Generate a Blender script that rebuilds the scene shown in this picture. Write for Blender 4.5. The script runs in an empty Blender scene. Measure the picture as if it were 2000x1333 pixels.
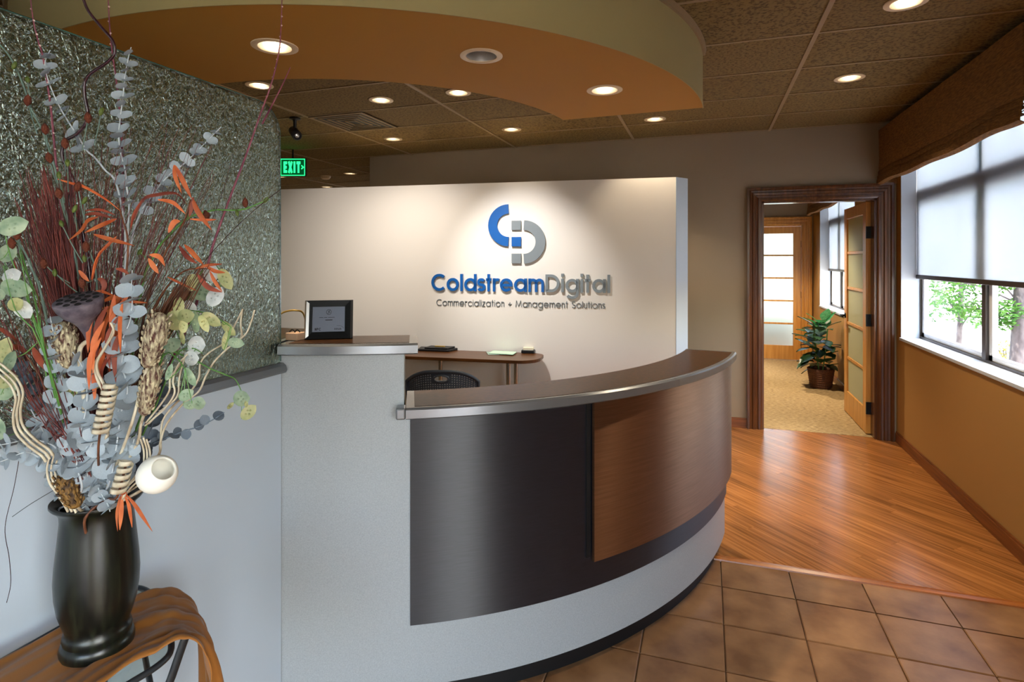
import bpy, bmesh, math, random
from math import sin, cos, pi, radians as R, sqrt, atan2
from mathutils import Vector as V, Matrix as M4
random.seed(7)
scene = bpy.context.scene
COL = scene.collection

# ------------------------------------------------------------------ camera, sky, sun, exposure
YAW = math.atan(380 / 1120)
EYE = 1.6
cam_d = bpy.data.cameras.new('camera')
cam = bpy.data.objects.new('camera', cam_d); COL.objects.link(cam)
cam.location = (0, 0, EYE); cam.rotation_euler = (R(90), 0, YAW)
cam_d.sensor_width = 36; cam_d.lens = 36 * 1120 / 2000
cam_d.shift_y = -(666.5 - 508) / 2000
cam_d.clip_start = .02; cam_d.clip_end = 200
scene.camera = cam
scene.view_settings.view_transform = 'Standard'
scene.view_settings.look = 'None'
scene.view_settings.gamma = 1
scene.view_settings.use_curve_mapping = False
scene.view_settings.exposure = 1.65
scene.cycles.max_bounces = 10
scene.cycles.transparent_max_bounces = 24
scene.cycles.sample_clamp_indirect = 6
scene.cycles.caustics_reflective = False
scene.cycles.caustics_refractive = False

world = bpy.data.worlds.new('sky'); scene.world = world; world.use_nodes = True
wt = world.node_tree; wt.nodes.clear()
wo = wt.nodes.new('ShaderNodeOutputWorld'); wb = wt.nodes.new('ShaderNodeBackground')
sk = wt.nodes.new('ShaderNodeTexSky'); sk.sky_type = 'NISHITA'; sk.sun_disc = False
sk.sun_elevation = R(48); sk.sun_rotation = R(120); sk.air_density = 1.0; sk.dust_density = 2.4; sk.ozone_density = 1.0
wb.inputs['Strength'].default_value = .75
wt.links.new(sk.outputs[0], wb.inputs[0]); wt.links.new(wb.outputs[0], wo.inputs[0])

sd = bpy.data.lights.new('sun', 'SUN'); sd.energy = 4.5; sd.angle = R(1.5); sd.color = (1, .96, .88)
sun = bpy.data.objects.new('sun', sd); COL.objects.link(sun)
sun.rotation_euler = V((.62, .3, -.9)).to_track_quat('-Z', 'Y').to_euler()

def portal(x, y0, y1, z0, z1):
    l = bpy.data.lights.new('window_portal', 'AREA'); l.shape = 'RECTANGLE'; l.size = z1 - z0; l.size_y = y1 - y0
    l.cycles.is_portal = True
    o = bpy.data.objects.new('window_portal', l); COL.objects.link(o)
    o.location = (x, (y0 + y1) / 2, (z0 + z1) / 2); o.rotation_euler = (0, R(90), 0)
W1 = (3.35, 5.74); W2 = (7.35, 9.45); W3 = (-2.1, -.3); W4 = (-1.3, 1.25)
for w in (W1, W2): portal(1.9, w[0], w[1], .93, 2.62)
portal(1.9, W3[0], W3[1], .06, 2.62)
l = bpy.data.lights.new('door_portal', 'AREA'); l.shape = 'RECTANGLE'; l.size = W4[1] - W4[0]; l.size_y = 2.56; l.cycles.is_portal = True
o = bpy.data.objects.new('door_portal', l); COL.objects.link(o); o.location = ((W4[0] + W4[1]) / 2, -3.3, 1.34); o.rotation_euler = (R(90), 0, 0)

# ------------------------------------------------------------------ measuring helper: photo direction + distance -> world point
SA, CA = sin(YAW), cos(YAW)
def at(u, v, d):
    r = (u - 1000) / 1120 * d
    return V((-SA * d + CA * r, CA * d + SA * r, EYE - (v - 508) / 1120 * d))

# ------------------------------------------------------------------ materials
def _new(name):
    m = bpy.data.materials.new(name); m.use_nodes = True
    nt = m.node_tree; b = nt.nodes['Principled BSDF']
    return m, nt, b
def srgb(r, g, b):
    f = lambda c: (c / 255 / 12.92) if c / 255 <= .04045 else ((c / 255 + .055) / 1.055) ** 2.4
    return (f(r), f(g), f(b), 1)
def mat(name, c, rough=.5, metal=0, spec=.5, c2=None, scale=(8, 8, 8), lo=.35, hi=.65, bump=0, bscale=None, coord='Object',
        emit=None, estr=0, rnd=0, detail=4, trans=0, ior=1.45, coat=0, rough2=None):
    m, nt, b = _new(name); N = nt.nodes; L = nt.links
    b.inputs['Base Color'].default_value = c; b.inputs['Roughness'].default_value = rough
    b.inputs['Metallic'].default_value = metal; b.inputs['Specular IOR Level'].default_value = spec
    b.inputs['Transmission Weight'].default_value = trans; b.inputs['IOR'].default_value = ior
    b.inputs['Coat Weight'].default_value = coat
    if emit: b.inputs['Emission Color'].default_value = emit; b.inputs['Emission Strength'].default_value = estr
    if c2 or bump:
        tc = N.new('ShaderNodeTexCoord'); mp = N.new('ShaderNodeMapping'); L.new(tc.outputs[coord], mp.inputs[0])
        mp.inputs['Scale'].default_value = scale
        nz = N.new('ShaderNodeTexNoise'); nz.inputs['Scale'].default_value = 1; nz.inputs['Detail'].default_value = detail
        if rnd:
            oi = N.new('ShaderNodeObjectInfo'); mul = N.new('ShaderNodeVectorMath'); mul.operation = 'SCALE'
            cmb = N.new('ShaderNodeCombineXYZ'); L.new(oi.outputs['Random'], cmb.inputs[0]); L.new(oi.outputs['Random'], cmb.inputs[1]); L.new(oi.outputs['Random'], cmb.inputs[2])
            mul.inputs['Scale'].default_value = 37; L.new(cmb.outputs[0], mul.inputs[0]); L.new(mul.outputs[0], mp.inputs['Location'])
        L.new(mp.outputs[0], nz.inputs[0])
        if c2:
            rp = N.new('ShaderNodeValToRGB'); rp.color_ramp.elements[0].position = lo; rp.color_ramp.elements[1].position = hi
            rp.color_ramp.elements[0].color = c; rp.color_ramp.elements[1].color = c2
            L.new(nz.outputs[0], rp.inputs[0]); out = rp.outputs[0]
            if rnd:
                hs = N.new('ShaderNodeHueSaturation'); mr = N.new('ShaderNodeMapRange')
                mr.inputs['To Min'].default_value = 1 - rnd; mr.inputs['To Max'].default_value = 1 + rnd
                L.new(oi.outputs['Random'], mr.inputs[0]); L.new(mr.outputs[0], hs.inputs['Value']); L.new(out, hs.inputs['Color']); out = hs.outputs[0]
            L.new(out, b.inputs['Base Color'])
        if bump:
            src = nz
            if bscale:
                mp2 = N.new('ShaderNodeMapping'); L.new(tc.outputs[coord], mp2.inputs[0]); mp2.inputs['Scale'].default_value = bscale
                src = N.new('ShaderNodeTexNoise'); src.inputs['Scale'].default_value = 1; src.inputs['Detail'].default_value = 3; L.new(mp2.outputs[0], src.inputs[0])
            bp = N.new('ShaderNodeBump'); bp.inputs['Strength'].default_value = bump; bp.inputs['Distance'].default_value = .004
            L.new(src.outputs[0], bp.inputs['Height']); L.new(bp.outputs[0], b.inputs['Normal'])
    return m
def wood(name, c, c2, rough, along='X', fine=55, rnd=.12, bump=.05, spec=.5, lo=.3, hi=.7):
    s = {'X': (2.2, fine, fine), 'Y': (fine, 2.2, fine), 'Z': (fine, fine, 2.2)}[along]
    return mat(name, c, rough, c2=c2, scale=s, lo=lo, hi=hi, bump=bump, rnd=rnd, detail=5, spec=spec)
def pane_mat(name, tint, gloss=.08, rough=.02):      # thin clear glazing
    m, nt, b = _new(name); N, L = nt.nodes, nt.links; N.remove(b); o = N['Material Output']
    t = N.new('ShaderNodeBsdfTransparent'); t.inputs[0].default_value = tint
    g = N.new('ShaderNodeBsdfGlossy'); g.inputs['Roughness'].default_value = rough
    x = N.new('ShaderNodeMixShader'); x.inputs[0].default_value = gloss
    L.new(t.outputs[0], x.inputs[1]); L.new(g.outputs[0], x.inputs[2]); L.new(x.outputs[0], o.inputs[0]); return m
def shade_mat(name, c, open_=.25):                   # open-weave roller shade cloth
    m, nt, b = _new(name); N, L = nt.nodes, nt.links; N.remove(b); o = N['Material Output']
    t = N.new('ShaderNodeBsdfTransparent'); t.inputs[0].default_value = (1, 1, 1, 1)
    tr = N.new('ShaderNodeBsdfTranslucent'); tr.inputs[0].default_value = c
    df = N.new('ShaderNodeBsdfDiffuse'); df.inputs[0].default_value = c
    a = N.new('ShaderNodeMixShader'); a.inputs[0].default_value = .45
    x = N.new('ShaderNodeMixShader'); x.inputs[0].default_value = open_
    L.new(tr.outputs[0], a.inputs[1]); L.new(df.outputs[0], a.inputs[2]); L.new(a.outputs[0], x.inputs[1]); L.new(t.outputs[0], x.inputs[2])
    L.new(x.outputs[0], o.inputs[0]); return m
def frosted_pane(name, c):
    m, nt, b = _new(name); N, L = nt.nodes, nt.links; o = N['Material Output']; b.inputs['Base Color'].default_value = c; b.inputs['Roughness'].default_value = .35
    t = N.new('ShaderNodeBsdfTranslucent'); t.inputs[0].default_value = c
    x = N.new('ShaderNodeMixShader'); x.inputs[0].default_value = .6
    L.new(b.outputs[0], x.inputs[1]); L.new(t.outputs[0], x.inputs[2]); L.new(x.outputs[0], o.inputs[0]); return m
def leafy(name, c, c2, rough=.6, tl=.3, scale=60):   # thin leaf: diffuse + translucent
    m, nt, b = _new(name); N, L = nt.nodes, nt.links; o = N['Material Output']
    tc = N.new('ShaderNodeTexCoord'); nz = N.new('ShaderNodeTexNoise'); nz.inputs['Scale'].default_value = scale
    oi = N.new('ShaderNodeObjectInfo'); ad = N.new('ShaderNodeVectorMath'); ad.operation = 'ADD'
    L.new(tc.outputs['Object'], ad.inputs[0]); L.new(oi.outputs['Random'], ad.inputs[1]); L.new(ad.outputs[0], nz.inputs[0])
    rp = N.new('ShaderNodeValToRGB'); rp.color_ramp.elements[0].position = .3; rp.color_ramp.elements[1].position = .7
    rp.color_ramp.elements[0].color = c; rp.color_ramp.elements[1].color = c2; L.new(nz.outputs[0], rp.inputs[0])
    hs = N.new('ShaderNodeHueSaturation'); mr = N.new('ShaderNodeMapRange'); mr.inputs['To Min'].default_value = .75; mr.inputs['To Max'].default_value = 1.2
    L.new(oi.outputs['Random'], mr.inputs[0]); L.new(mr.outputs[0], hs.inputs['Value']); L.new(rp.outputs[0], hs.inputs['Color'])
    b.inputs['Roughness'].default_value = rough; L.new(hs.outputs[0], b.inputs['Base Color'])
    t = N.new('ShaderNodeBsdfTranslucent'); L.new(hs.outputs[0], t.inputs[0])
    x = N.new('ShaderNodeMixShader'); x.inputs[0].default_value = tl
    L.new(b.outputs[0], x.inputs[1]); L.new(t.outputs[0], x.inputs[2]); L.new(x.outputs[0], o.inputs[0]); return m

MT = {}
MT['wall_tan'] = mat('tan_wall_paint', srgb(150, 133, 110), .75, bump=.04, scale=(90, 90, 90))
MT['wall_gold'] = mat('golden_wall_paint', srgb(170, 126, 66), .7, bump=.05, scale=(90, 90, 90))
MT['wall_cream'] = mat('cream_wall_paint', srgb(222, 216, 207), .8, bump=.04, scale=(90, 90, 90))
MT['wall_white'] = mat('cool_white_wall_paint', srgb(182, 193, 204), .75, bump=.03, scale=(90, 90, 90))
MT['reveal'] = mat('white_reveal_paint', srgb(196, 203, 212), .5)
MT['ceil_tile'] = mat('fissured_ceiling_tile', srgb(88, 70, 38), .9, c2=srgb(126, 104, 60), scale=(60, 60, 60), lo=.38, hi=.52, bump=.5, detail=3, rnd=.04)
MT['tbar'] = mat('ceiling_grid_paint', srgb(150, 126, 92), .5)
MT['slab'] = mat('roof_slab', srgb(90, 75, 60), .9)
MT['soffit'] = mat('burnt_orange_soffit_paint', srgb(180, 128, 44), .75, bump=.02, scale=(80, 80, 80))
MT['fascia'] = mat('olive_fascia_paint', srgb(166, 150, 100), .7, bump=.02, scale=(80, 80, 80))
MT['oak'] = wood('oak_strip_floor', srgb(120, 72, 33), srgb(180, 118, 62), .22, 'X', 60, .16, .06)
MT['oak_lip'] = wood('oak_reducer', srgb(140, 74, 24), srgb(190, 112, 46), .3, 'X', 40)
MT['tile'] = mat('brown_ceramic_tile', srgb(112, 76, 46), .36, c2=srgb(158, 118, 80), scale=(7, 7, 7), lo=.3, hi=.75, bump=.12, bscale=(40, 40, 40), rnd=.08)
MT['grout'] = mat('grout', srgb(146, 122, 100), .85)
MT['carpet'] = mat('woven_carpet', srgb(120, 96, 62), .95, c2=srgb(190, 164, 118), scale=(26, 150, 40), lo=.35, hi=.65, bump=.8, detail=3)
MT['trim_wood'] = wood('stained_trim_wood', srgb(70, 38, 18), srgb(100, 58, 27), .24, 'Z', 40, .03, .02)
MT['base_wood'] = wood('stained_baseboard_wood', srgb(96, 50, 20), srgb(140, 80, 36), .35, 'Y', 50, .05)
MT['base_wood_x'] = wood('stained_baseboard_wood_x', srgb(96, 50, 20), srgb(140, 80, 36), .35, 'X', 50, .05)
MT['maple'] = wood('maple_door_wood', srgb(188, 126, 52), srgb(216, 158, 80), .35, 'Z', 35, .04, .02)
MT['black_iron'] = mat('black_hardware', srgb(22, 20, 20), .4, .6)
MT['frost'] = mat('frosted_glass', srgb(214, 220, 206), .55, trans=.75, ior=1.3)
MT['frost_near'] = frosted_pane('pale_green_frosted_glass', srgb(238, 242, 216))
MT['pane'] = pane_mat('window_glass', (.96, .98, .97, 1), .05)
MT['bronze'] = mat('dark_bronze_window_frame', srgb(58, 48, 42), .4, .3)
MT['vinyl'] = mat('white_window_sash', srgb(225, 228, 230), .4)
MT['shade'] = shade_mat('roller_shade_cloth', (.40, .43, .47, 1), .12)
MT['valance'] = mat('brown_linen_valance', srgb(104, 70, 30), .85, c2=srgb(142, 100, 50), scale=(160, 24, 160), bump=.25)
MT['lam'] = mat('grey_fleck_laminate', srgb(150, 154, 156), .36, c2=srgb(170, 174, 176), scale=(260, 260, 260), lo=.25, hi=.75, detail=3)
MT['dark_lam'] = mat('charcoal_wood_laminate', srgb(22, 21, 25), .45, c2=srgb(36, 34, 40), scale=(14, 14, 260), lo=.3, hi=.75, detail=4, spec=1)
MT['brown_lam'] = mat('bronze_metallic_laminate', srgb(128, 90, 64), .5, .85, c2=srgb(140, 100, 74), scale=(6, 6, 300), detail=3, spec=1)
MT['top_lam'] = mat('espresso_counter_top', srgb(44, 26, 11), .3, c2=srgb(68, 41, 18), scale=(50, 50, 50), detail=4, spec=.22)
def brushed(m, amt):                                  # grain that stretches highlights upright on the curved fronts
    nt = m.node_tree; b = nt.nodes['Principled BSDF']; t = nt.nodes.new('ShaderNodeTangent'); t.direction_type = 'RADIAL'; t.axis = 'Z'
    b.inputs['Anisotropic'].default_value = amt; b.inputs['Anisotropic Rotation'].default_value = .25; nt.links.new(t.outputs[0], b.inputs['Tangent'])
brushed(MT['dark_lam'], .95); brushed(MT['brown_lam'], 1.0)
MT['edge'] = mat('pewter_counter_edge', srgb(140, 142, 145), .26, .7)
MT['kick'] = mat('black_toe_kick', srgb(14, 14, 16), .5)
MT['sill_metal'] = mat('grey_stone_sill', srgb(112, 116, 120), .3, .3)
MT['silver'] = mat('silver_reflector', srgb(225, 222, 215), .3, .85)
MT['trim_ring'] = mat('cream_light_trim', srgb(228, 206, 172), .4)
MT['bulb'] = mat('lit_lamp', srgb(255, 240, 215), .5, emit=(1, .84, .58, 1), estr=3.2)
MT['bulb_off'] = mat('unlit_lamp', srgb(200, 205, 212), .15)
MT['blue'] = mat('blue_sign_acrylic', srgb(14, 86, 158), .4)
MT['grey'] = mat('grey_sign_acrylic', srgb(120, 128, 132), .4)
MT['grey_dark'] = mat('dark_grey_sign_acrylic', srgb(92, 100, 106), .45)
MT['black'] = mat('black_plastic', srgb(16, 16, 18), .4)
MT['frame_black'] = mat('matt_black_frame', srgb(8, 8, 9), .5, spec=.25)
MT['chair'] = mat('charcoal_chair_plastic', srgb(58, 66, 78), .45)
MT['chrome'] = mat('brushed_steel', srgb(190, 188, 184), .25, 1)
MT['walnut'] = wood('walnut_table_top', srgb(66, 38, 16), srgb(96, 58, 26), .3, 'X', 30, spec=.3)
MT['exit_green'] = mat('exit_letter_glow', srgb(40, 220, 110), .4, emit=(.02, 1, .22, 1), estr=.7)
MT['exit_face'] = mat('exit_face', srgb(4, 40, 18), .3, emit=(.0, .2, .05, 1), estr=.12)
MT['plate'] = mat('silver_plaque_plate', srgb(112, 118, 132), .4, .3)
MT['ink'] = mat('black_print', srgb(25, 25, 30), .6)
MT['paper'] = mat('white_card', srgb(226, 216, 190), .8)
MT['mint'] = mat('mint_paper', srgb(170, 200, 176), .8)
MT['mint2'] = mat('grey_green_paper', srgb(140, 160, 150), .8)
MT['cardboard'] = mat('beige_box_card', srgb(196, 160, 130), .8)
MT['brass'] = mat('brass_cord', srgb(176, 144, 70), .4, .5)
MT['vase'] = mat('black_lacquer_vase', srgb(12, 14, 11), .3, c2=srgb(36, 40, 26), scale=(90, 90, 3), lo=.45, hi=.8, spec=.6)
MT['cloth'] = mat('copper_satin_cloth', srgb(146, 92, 38), .48, spec=.3, bump=.06, scale=(700, 700, 700))
MT['cloth'].node_tree.nodes['Principled BSDF'].inputs['Sheen Weight'].default_value = .1
MT['iron'] = mat('grey_wrought_iron', srgb(62, 66, 70), .4, .6)
MT['table_glass'] = pane_mat('table_glass', (.86, .92, .9, 1), .12)
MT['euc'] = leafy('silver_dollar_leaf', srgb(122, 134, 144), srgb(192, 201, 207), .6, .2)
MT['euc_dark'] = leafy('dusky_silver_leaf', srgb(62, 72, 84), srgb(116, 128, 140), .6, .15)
MT['euc_stem'] = mat('pale_stem', srgb(178, 184, 188), .6)
MT['orange'] = leafy('orange_bamboo_leaf', srgb(178, 72, 30), srgb(222, 122, 68), .55, .3, 25)
MT['rust'] = leafy('rust_leaf', srgb(104, 34, 20), srgb(160, 72, 44), .6, .2, 25)
MT['maroon'] = mat('maroon_grass', srgb(66, 22, 26), .6, c2=srgb(122, 56, 48), scale=(60, 60, 10))
MT['twig'] = mat('plum_twig', srgb(92, 30, 52), .5, c2=srgb(132, 66, 78), scale=(40, 40, 40))
MT['node'] = mat('pale_bud_node', srgb(214, 180, 170), .6)
MT['willow'] = mat('dark_glossy_branch', srgb(48, 20, 30), .25, spec=.7)
MT['brown_twig'] = mat('brown_reed', srgb(74, 40, 24), .6, c2=srgb(112, 66, 40), scale=(60, 60, 12))
MT['lotus'] = mat('lotus_pod', srgb(70, 62, 72), .6, c2=srgb(110, 100, 108), scale=(60, 60, 60))
MT['hole'] = mat('lotus_hole', srgb(14, 11, 13), .8)
MT['cone'] = mat('dried_seed_head', srgb(76, 42, 36), .85, c2=srgb(204, 191, 156), scale=(210, 210, 60), lo=.38, hi=.68, bump=.9)
MT['cone_brown'] = mat('brown_seed_head', srgb(50, 30, 12), .7, c2=srgb(128, 92, 40), scale=(160, 160, 80), lo=.4, hi=.6, bump=.9)
MT['cream'] = mat('bleached_stick', srgb(206, 196, 172), .6, c2=srgb(150, 126, 96), scale=(60, 60, 20), lo=.4, hi=.75)
MT['shell'] = mat('white_pod', srgb(238, 234, 222), .6)
MT['lun_w'] = leafy('white_lunaria_disc', srgb(196, 202, 200), srgb(236, 238, 236), .4, .4)
MT['lun_y'] = leafy('yellow_lunaria_disc', srgb(168, 176, 120), srgb(216, 208, 150), .45, .4)
MT['lun_g'] = leafy('green_lunaria_disc', srgb(130, 158, 128), srgb(184, 200, 168), .45, .4)
MT['green_stem'] = mat('green_stem', srgb(86, 130, 60), .5)
MT['moss_stem'] = mat('grey_green_stem', srgb(96, 116, 104), .5)
MT['bud'] = mat('rust_bud', srgb(92, 42, 22), .9, bump=.8, scale=(300, 300, 300))
MT['bud_g'] = mat('green_bud', srgb(78, 92, 34), .6)
MT['plant_leaf'] = leafy('dark_green_leaf', srgb(18, 44, 22), srgb(46, 84, 44), .35, .12, 12)
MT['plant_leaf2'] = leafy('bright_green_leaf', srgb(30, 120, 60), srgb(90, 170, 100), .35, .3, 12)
MT['basket'] = mat('wicker_basket', srgb(66, 36, 20), .7, c2=srgb(110, 66, 38), scale=(60, 60, 120), bump=.6)
MT['soil'] = mat('soil', srgb(40, 28, 20), .95)
MT['bark'] = mat('tree_bark', srgb(74, 66, 68), .9, c2=srgb(104, 96, 98), scale=(12, 12, 5), bump=.6)
MT['tree_leaf'] = leafy('sunlit_tree_leaf', srgb(36, 92, 34), srgb(96, 140, 50), .6, .4, 3)
MT['shrub_leaf'] = leafy('yellow_shrub_leaf', srgb(150, 140, 40), srgb(190, 180, 80), .6, .3, 3)
MT['ground'] = mat('pale_gravel_ground', srgb(206, 200, 190), .9, c2=srgb(226, 222, 214), scale=(2, 2, 2))
MT['added_wall'] = mat('grey_added_wall', srgb(88, 86, 84), .85)
def hammered():
    m, nt, b = _new('hammered_glass'); N, L = nt.nodes, nt.links
    b.inputs['Base Color'].default_value = (.40, .52, .43, 1); b.inputs['Transmission Weight'].default_value = .95
    b.inputs['Roughness'].default_value = .07; b.inputs['IOR'].default_value = 1.5
    tc = N.new('ShaderNodeTexCoord'); mp = N.new('ShaderNodeMapping'); mp.inputs['Scale'].default_value = (90, 90, 60); mp.inputs['Rotation'].default_value = (.5, 0, 0)
    nz = N.new('ShaderNodeTexNoise'); nz.inputs['Scale'].default_value = 1; nz.inputs['Detail'].default_value = 2.5; nz.inputs['Distortion'].default_value = 1.2
    bp = N.new('ShaderNodeBump'); bp.inputs['Strength'].default_value = .8; bp.inputs['Distance'].default_value = .008
    L.new(tc.outputs['Object'], mp.inputs[0]); L.new(mp.outputs[0], nz.inputs[0]); L.new(nz.outputs[0], bp.inputs['Height']); L.new(bp.outputs[0], b.inputs['Normal'])
    g = N.new('ShaderNodeBsdfGlossy'); g.inputs[0].default_value = (.62, .76, .68, 1); g.inputs['Roughness'].default_value = .15; L.new(bp.outputs[0], g.inputs['Normal'])
    x = N.new('ShaderNodeMixShader'); x.inputs[0].default_value = .26; L.new(b.outputs[0], x.inputs[1]); L.new(g.outputs[0], x.inputs[2]); L.new(x.outputs[0], N['Material Output'].inputs[0])
    return m
MT['hammered'] = hammered()
MT['glass_edge'] = mat('green_glass_edge', srgb(60, 92, 84), .15, spec=.8)

# ------------------------------------------------------------------ object helpers
ORG = {}                                   # world origin of every (unrotated) object
def tag(o, label=None, cat=None, group=None, kind=None):
    if label: o['label'] = label
    if cat: o['category'] = cat
    if group: o['group'] = group
    if kind: o['kind'] = kind
    return o
def thing(name, label, cat, loc, group=None):
    o = bpy.data.objects.new(name, None); COL.objects.link(o); o.location = loc; o.empty_display_size = .05
    ORG[o.name] = V(loc); return tag(o, label, cat, group)
def link(name, me, m=None, parent=None, origin=(0, 0, 0), rot=None):
    o = bpy.data.objects.new(name, me); COL.objects.link(o)
    origin = V(origin); ORG[o.name] = origin
    if parent: o.parent = parent; o.location = origin - ORG[parent.name]
    else: o.location = origin
    if m is not None and not me.materials: me.materials.append(m)
    return o
def inst(name, me, parent, mw):            # shared mesh placed by a world matrix
    o = bpy.data.objects.new(name, me); COL.objects.link(o); o.parent = parent
    o.matrix_local = M4.Translation(-ORG[parent.name]) @ mw
    ORG[o.name] = mw.translation.copy(); return o

class MB:
    def __init__(s): s.v = []; s.f = []; s.m = []; s.mi = 0
    def add(s, vs, fs):
        b = len(s.v); s.v += [tuple(p) for p in vs]; s.f += [tuple(i + b for i in f) for f in fs]; s.m += [s.mi] * len(fs); return s
    def box(s, x0, x1, y0, y1, z0, z1):
        return s.add([(x, y, z) for z in (z0, z1) for y in (y0, y1) for x in (x0, x1)],
                     [(0, 2, 3, 1), (4, 5, 7, 6), (0, 1, 5, 4), (2, 6, 7, 3), (0, 4, 6, 2), (1, 3, 7, 5)])
    def prism(s, poly, z0, z1, holes=None):     # convex or mildly concave outline, ccw
        n = len(poly); vs = [(p[0], p[1], z0) for p in poly] + [(p[0], p[1], z1) for p in poly]
        return s.add(vs, [tuple(range(n - 1, -1, -1)), tuple(range(n, 2 * n))] + [(i, (i + 1) % n, n + (i + 1) % n, n + i) for i in range(n)])
    def band(s, c, r0, r1, a0, a1, z0, z1, n=48):   # solid arc sector (degrees)
        vs = []; fs = []
        for i in range(n + 1):
            a = R(a0 + (a1 - a0) * i / n)
            for r, z in ((r0, z0), (r1, z0), (r1, z1), (r0, z1)): vs.append((c[0] + r * cos(a), c[1] + r * sin(a), z))
        for i in range(n):
            k = i * 4
            for j in range(4): fs.append((k + j, k + 4 + j, k + 4 + (j + 1) % 4, k + (j + 1) % 4))
        fs += [(0, 1, 2, 3), (n * 4 + 3, n * 4 + 2, n * 4 + 1, n * 4)]
        return s.add(vs, fs)
    def profile_band(s, c, prof, a0, a1, n=48):     # closed (r,z) profile swept on an arc
        vs = []; fs = []; k = len(prof)
        for i in range(n + 1):
            a = R(a0 + (a1 - a0) * i / n)
            vs += [(c[0] + r * cos(a), c[1] + r * sin(a), z) for r, z in prof]
        for i in range(n):
            for j in range(k): fs.append((i * k + j, (i + 1) * k + j, (i + 1) * k + (j + 1) % k, i * k + (j + 1) % k))
        fs += [tuple(range(k)), tuple(n * k + j for j in range(k - 1, -1, -1))]
        return s.add(vs, fs)
    def tube(s, pts, rad, n=6, flat=1.0, cap=True):
        pts = [V(p) for p in pts]; N = len(pts); rr = rad if isinstance(rad, (list, tuple)) else [rad] * N
        t0 = (pts[1] - pts[0]).normalized(); up = V((0, 0, 1)) if abs(t0.z) < .9 else V((1, 0, 0))
        nx = t0.cross(up).normalized(); vs = []; fs = []
        for i, p in enumerate(pts):
            t = (pts[min(i + 1, N - 1)] - pts[max(i - 1, 0)]).normalized()
            nx = (nx - t * nx.dot(t)).normalized(); ny = t.cross(nx)
            vs += [p + nx * cos(2 * pi * j / n) * rr[i] + ny * sin(2 * pi * j / n) * rr[i] * flat for j in range(n)]
        for i in range(N - 1):
            for j in range(n): fs.append((i * n + j, i * n + (j + 1) % n, (i + 1) * n + (j + 1) % n, (i + 1) * n + j))
        if cap and n > 2: fs += [tuple(range(n - 1, -1, -1)), tuple((N - 1) * n + j for j in range(n))]
        return s.add(vs, fs)
    def lathe(s, prof, c=(0, 0, 0), n=32, axis=None, cap=True):  # prof: (r,z) list
        q = V((0, 0, 1)).rotation_difference(V(axis)) if axis else None; vs = []; fs = []; c = V(c)
        for r, z in prof:
            for j in range(n):
                p = V((r * cos(2 * pi * j / n), r * sin(2 * pi * j / n), z))
                vs.append(c + (q @ p if q else p))
        for i in range(len(prof) - 1):
            for j in range(n): fs.append((i * n + j, i * n + (j + 1) % n, (i + 1) * n + (j + 1) % n, (i + 1) * n + j))
        if cap and prof[0][0] > 1e-6: fs.append(tuple(range(n - 1, -1, -1)))
        if cap and prof[-1][0] > 1e-6: fs.append(tuple((len(prof) - 1) * n + j for j in range(n)))
        return s.add(vs, fs)
    def grid(s, rows):                       # rows of points
        n = len(rows[0]); vs = [p for r in rows for p in r]
        return s.add(vs, [(i * n + j, i * n + j + 1, (i + 1) * n + j + 1, (i + 1) * n + j) for i in range(len(rows) - 1) for j in range(n - 1)])
    def mesh(s, name, mats, smooth=False, origin=(0, 0, 0), ang=None):
        me = bpy.data.meshes.new(name); o = V(origin)
        me.from_pydata([tuple(V(p) - o) for p in s.v], [], s.f)
        for m in (mats if isinstance(mats, (list, tuple)) else [mats]): me.materials.append(m)
        if any(s.m): me.polygons.foreach_set('material_index', s.m)
        if smooth or ang:
            me.polygons.foreach_set('use_smooth', [True] * len(me.polygons))
            if ang: me.set_sharp_from_angle(angle=R(ang))
        me.update(); return me
    def build(s, name, m, parent=None, origin=None, smooth=False, ang=None, bevel=0, fixn=True):
        if origin is None:
            xs, ys, zs = zip(*s.v); origin = ((min(xs) + max(xs)) / 2, (min(ys) + max(ys)) / 2, min(zs))
        me = s.mesh(name, m, smooth, origin, ang)
        if fixn:
            bm = bmesh.new(); bm.from_mesh(me); bmesh.ops.recalc_face_normals(bm, faces=bm.faces); bm.to_mesh(me); bm.free()
        o = link(name, me, None, parent, origin)
        if bevel:
            b = o.modifiers.new('soft_edge', 'BEVEL'); b.width = bevel; b.segments = 2; b.limit_method = 'ANGLE'; b.angle_limit = R(40)
        return o
def struct(name, mb, m, parent=None, **k):
    o = mb.build(name, m, parent, **k)
    if not parent: o['kind'] = 'structure'
    return o
def spline(P, n=8):                          # Catmull-Rom through points
    P = [V(p) for p in P]; out = []
    for i in range(len(P) - 1):
        a, b, c, d = P[max(i - 1, 0)], P[i], P[i + 1], P[min(i + 2, len(P) - 1)]
        for k in range(n):
            t = k / n; out.append(.5 * ((2 * b) + (c - a) * t + (2 * a - 5 * b + 4 * c - d) * t * t + (3 * b - a - 3 * c + d) * t ** 3))
    return out + [P[-1]]

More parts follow.
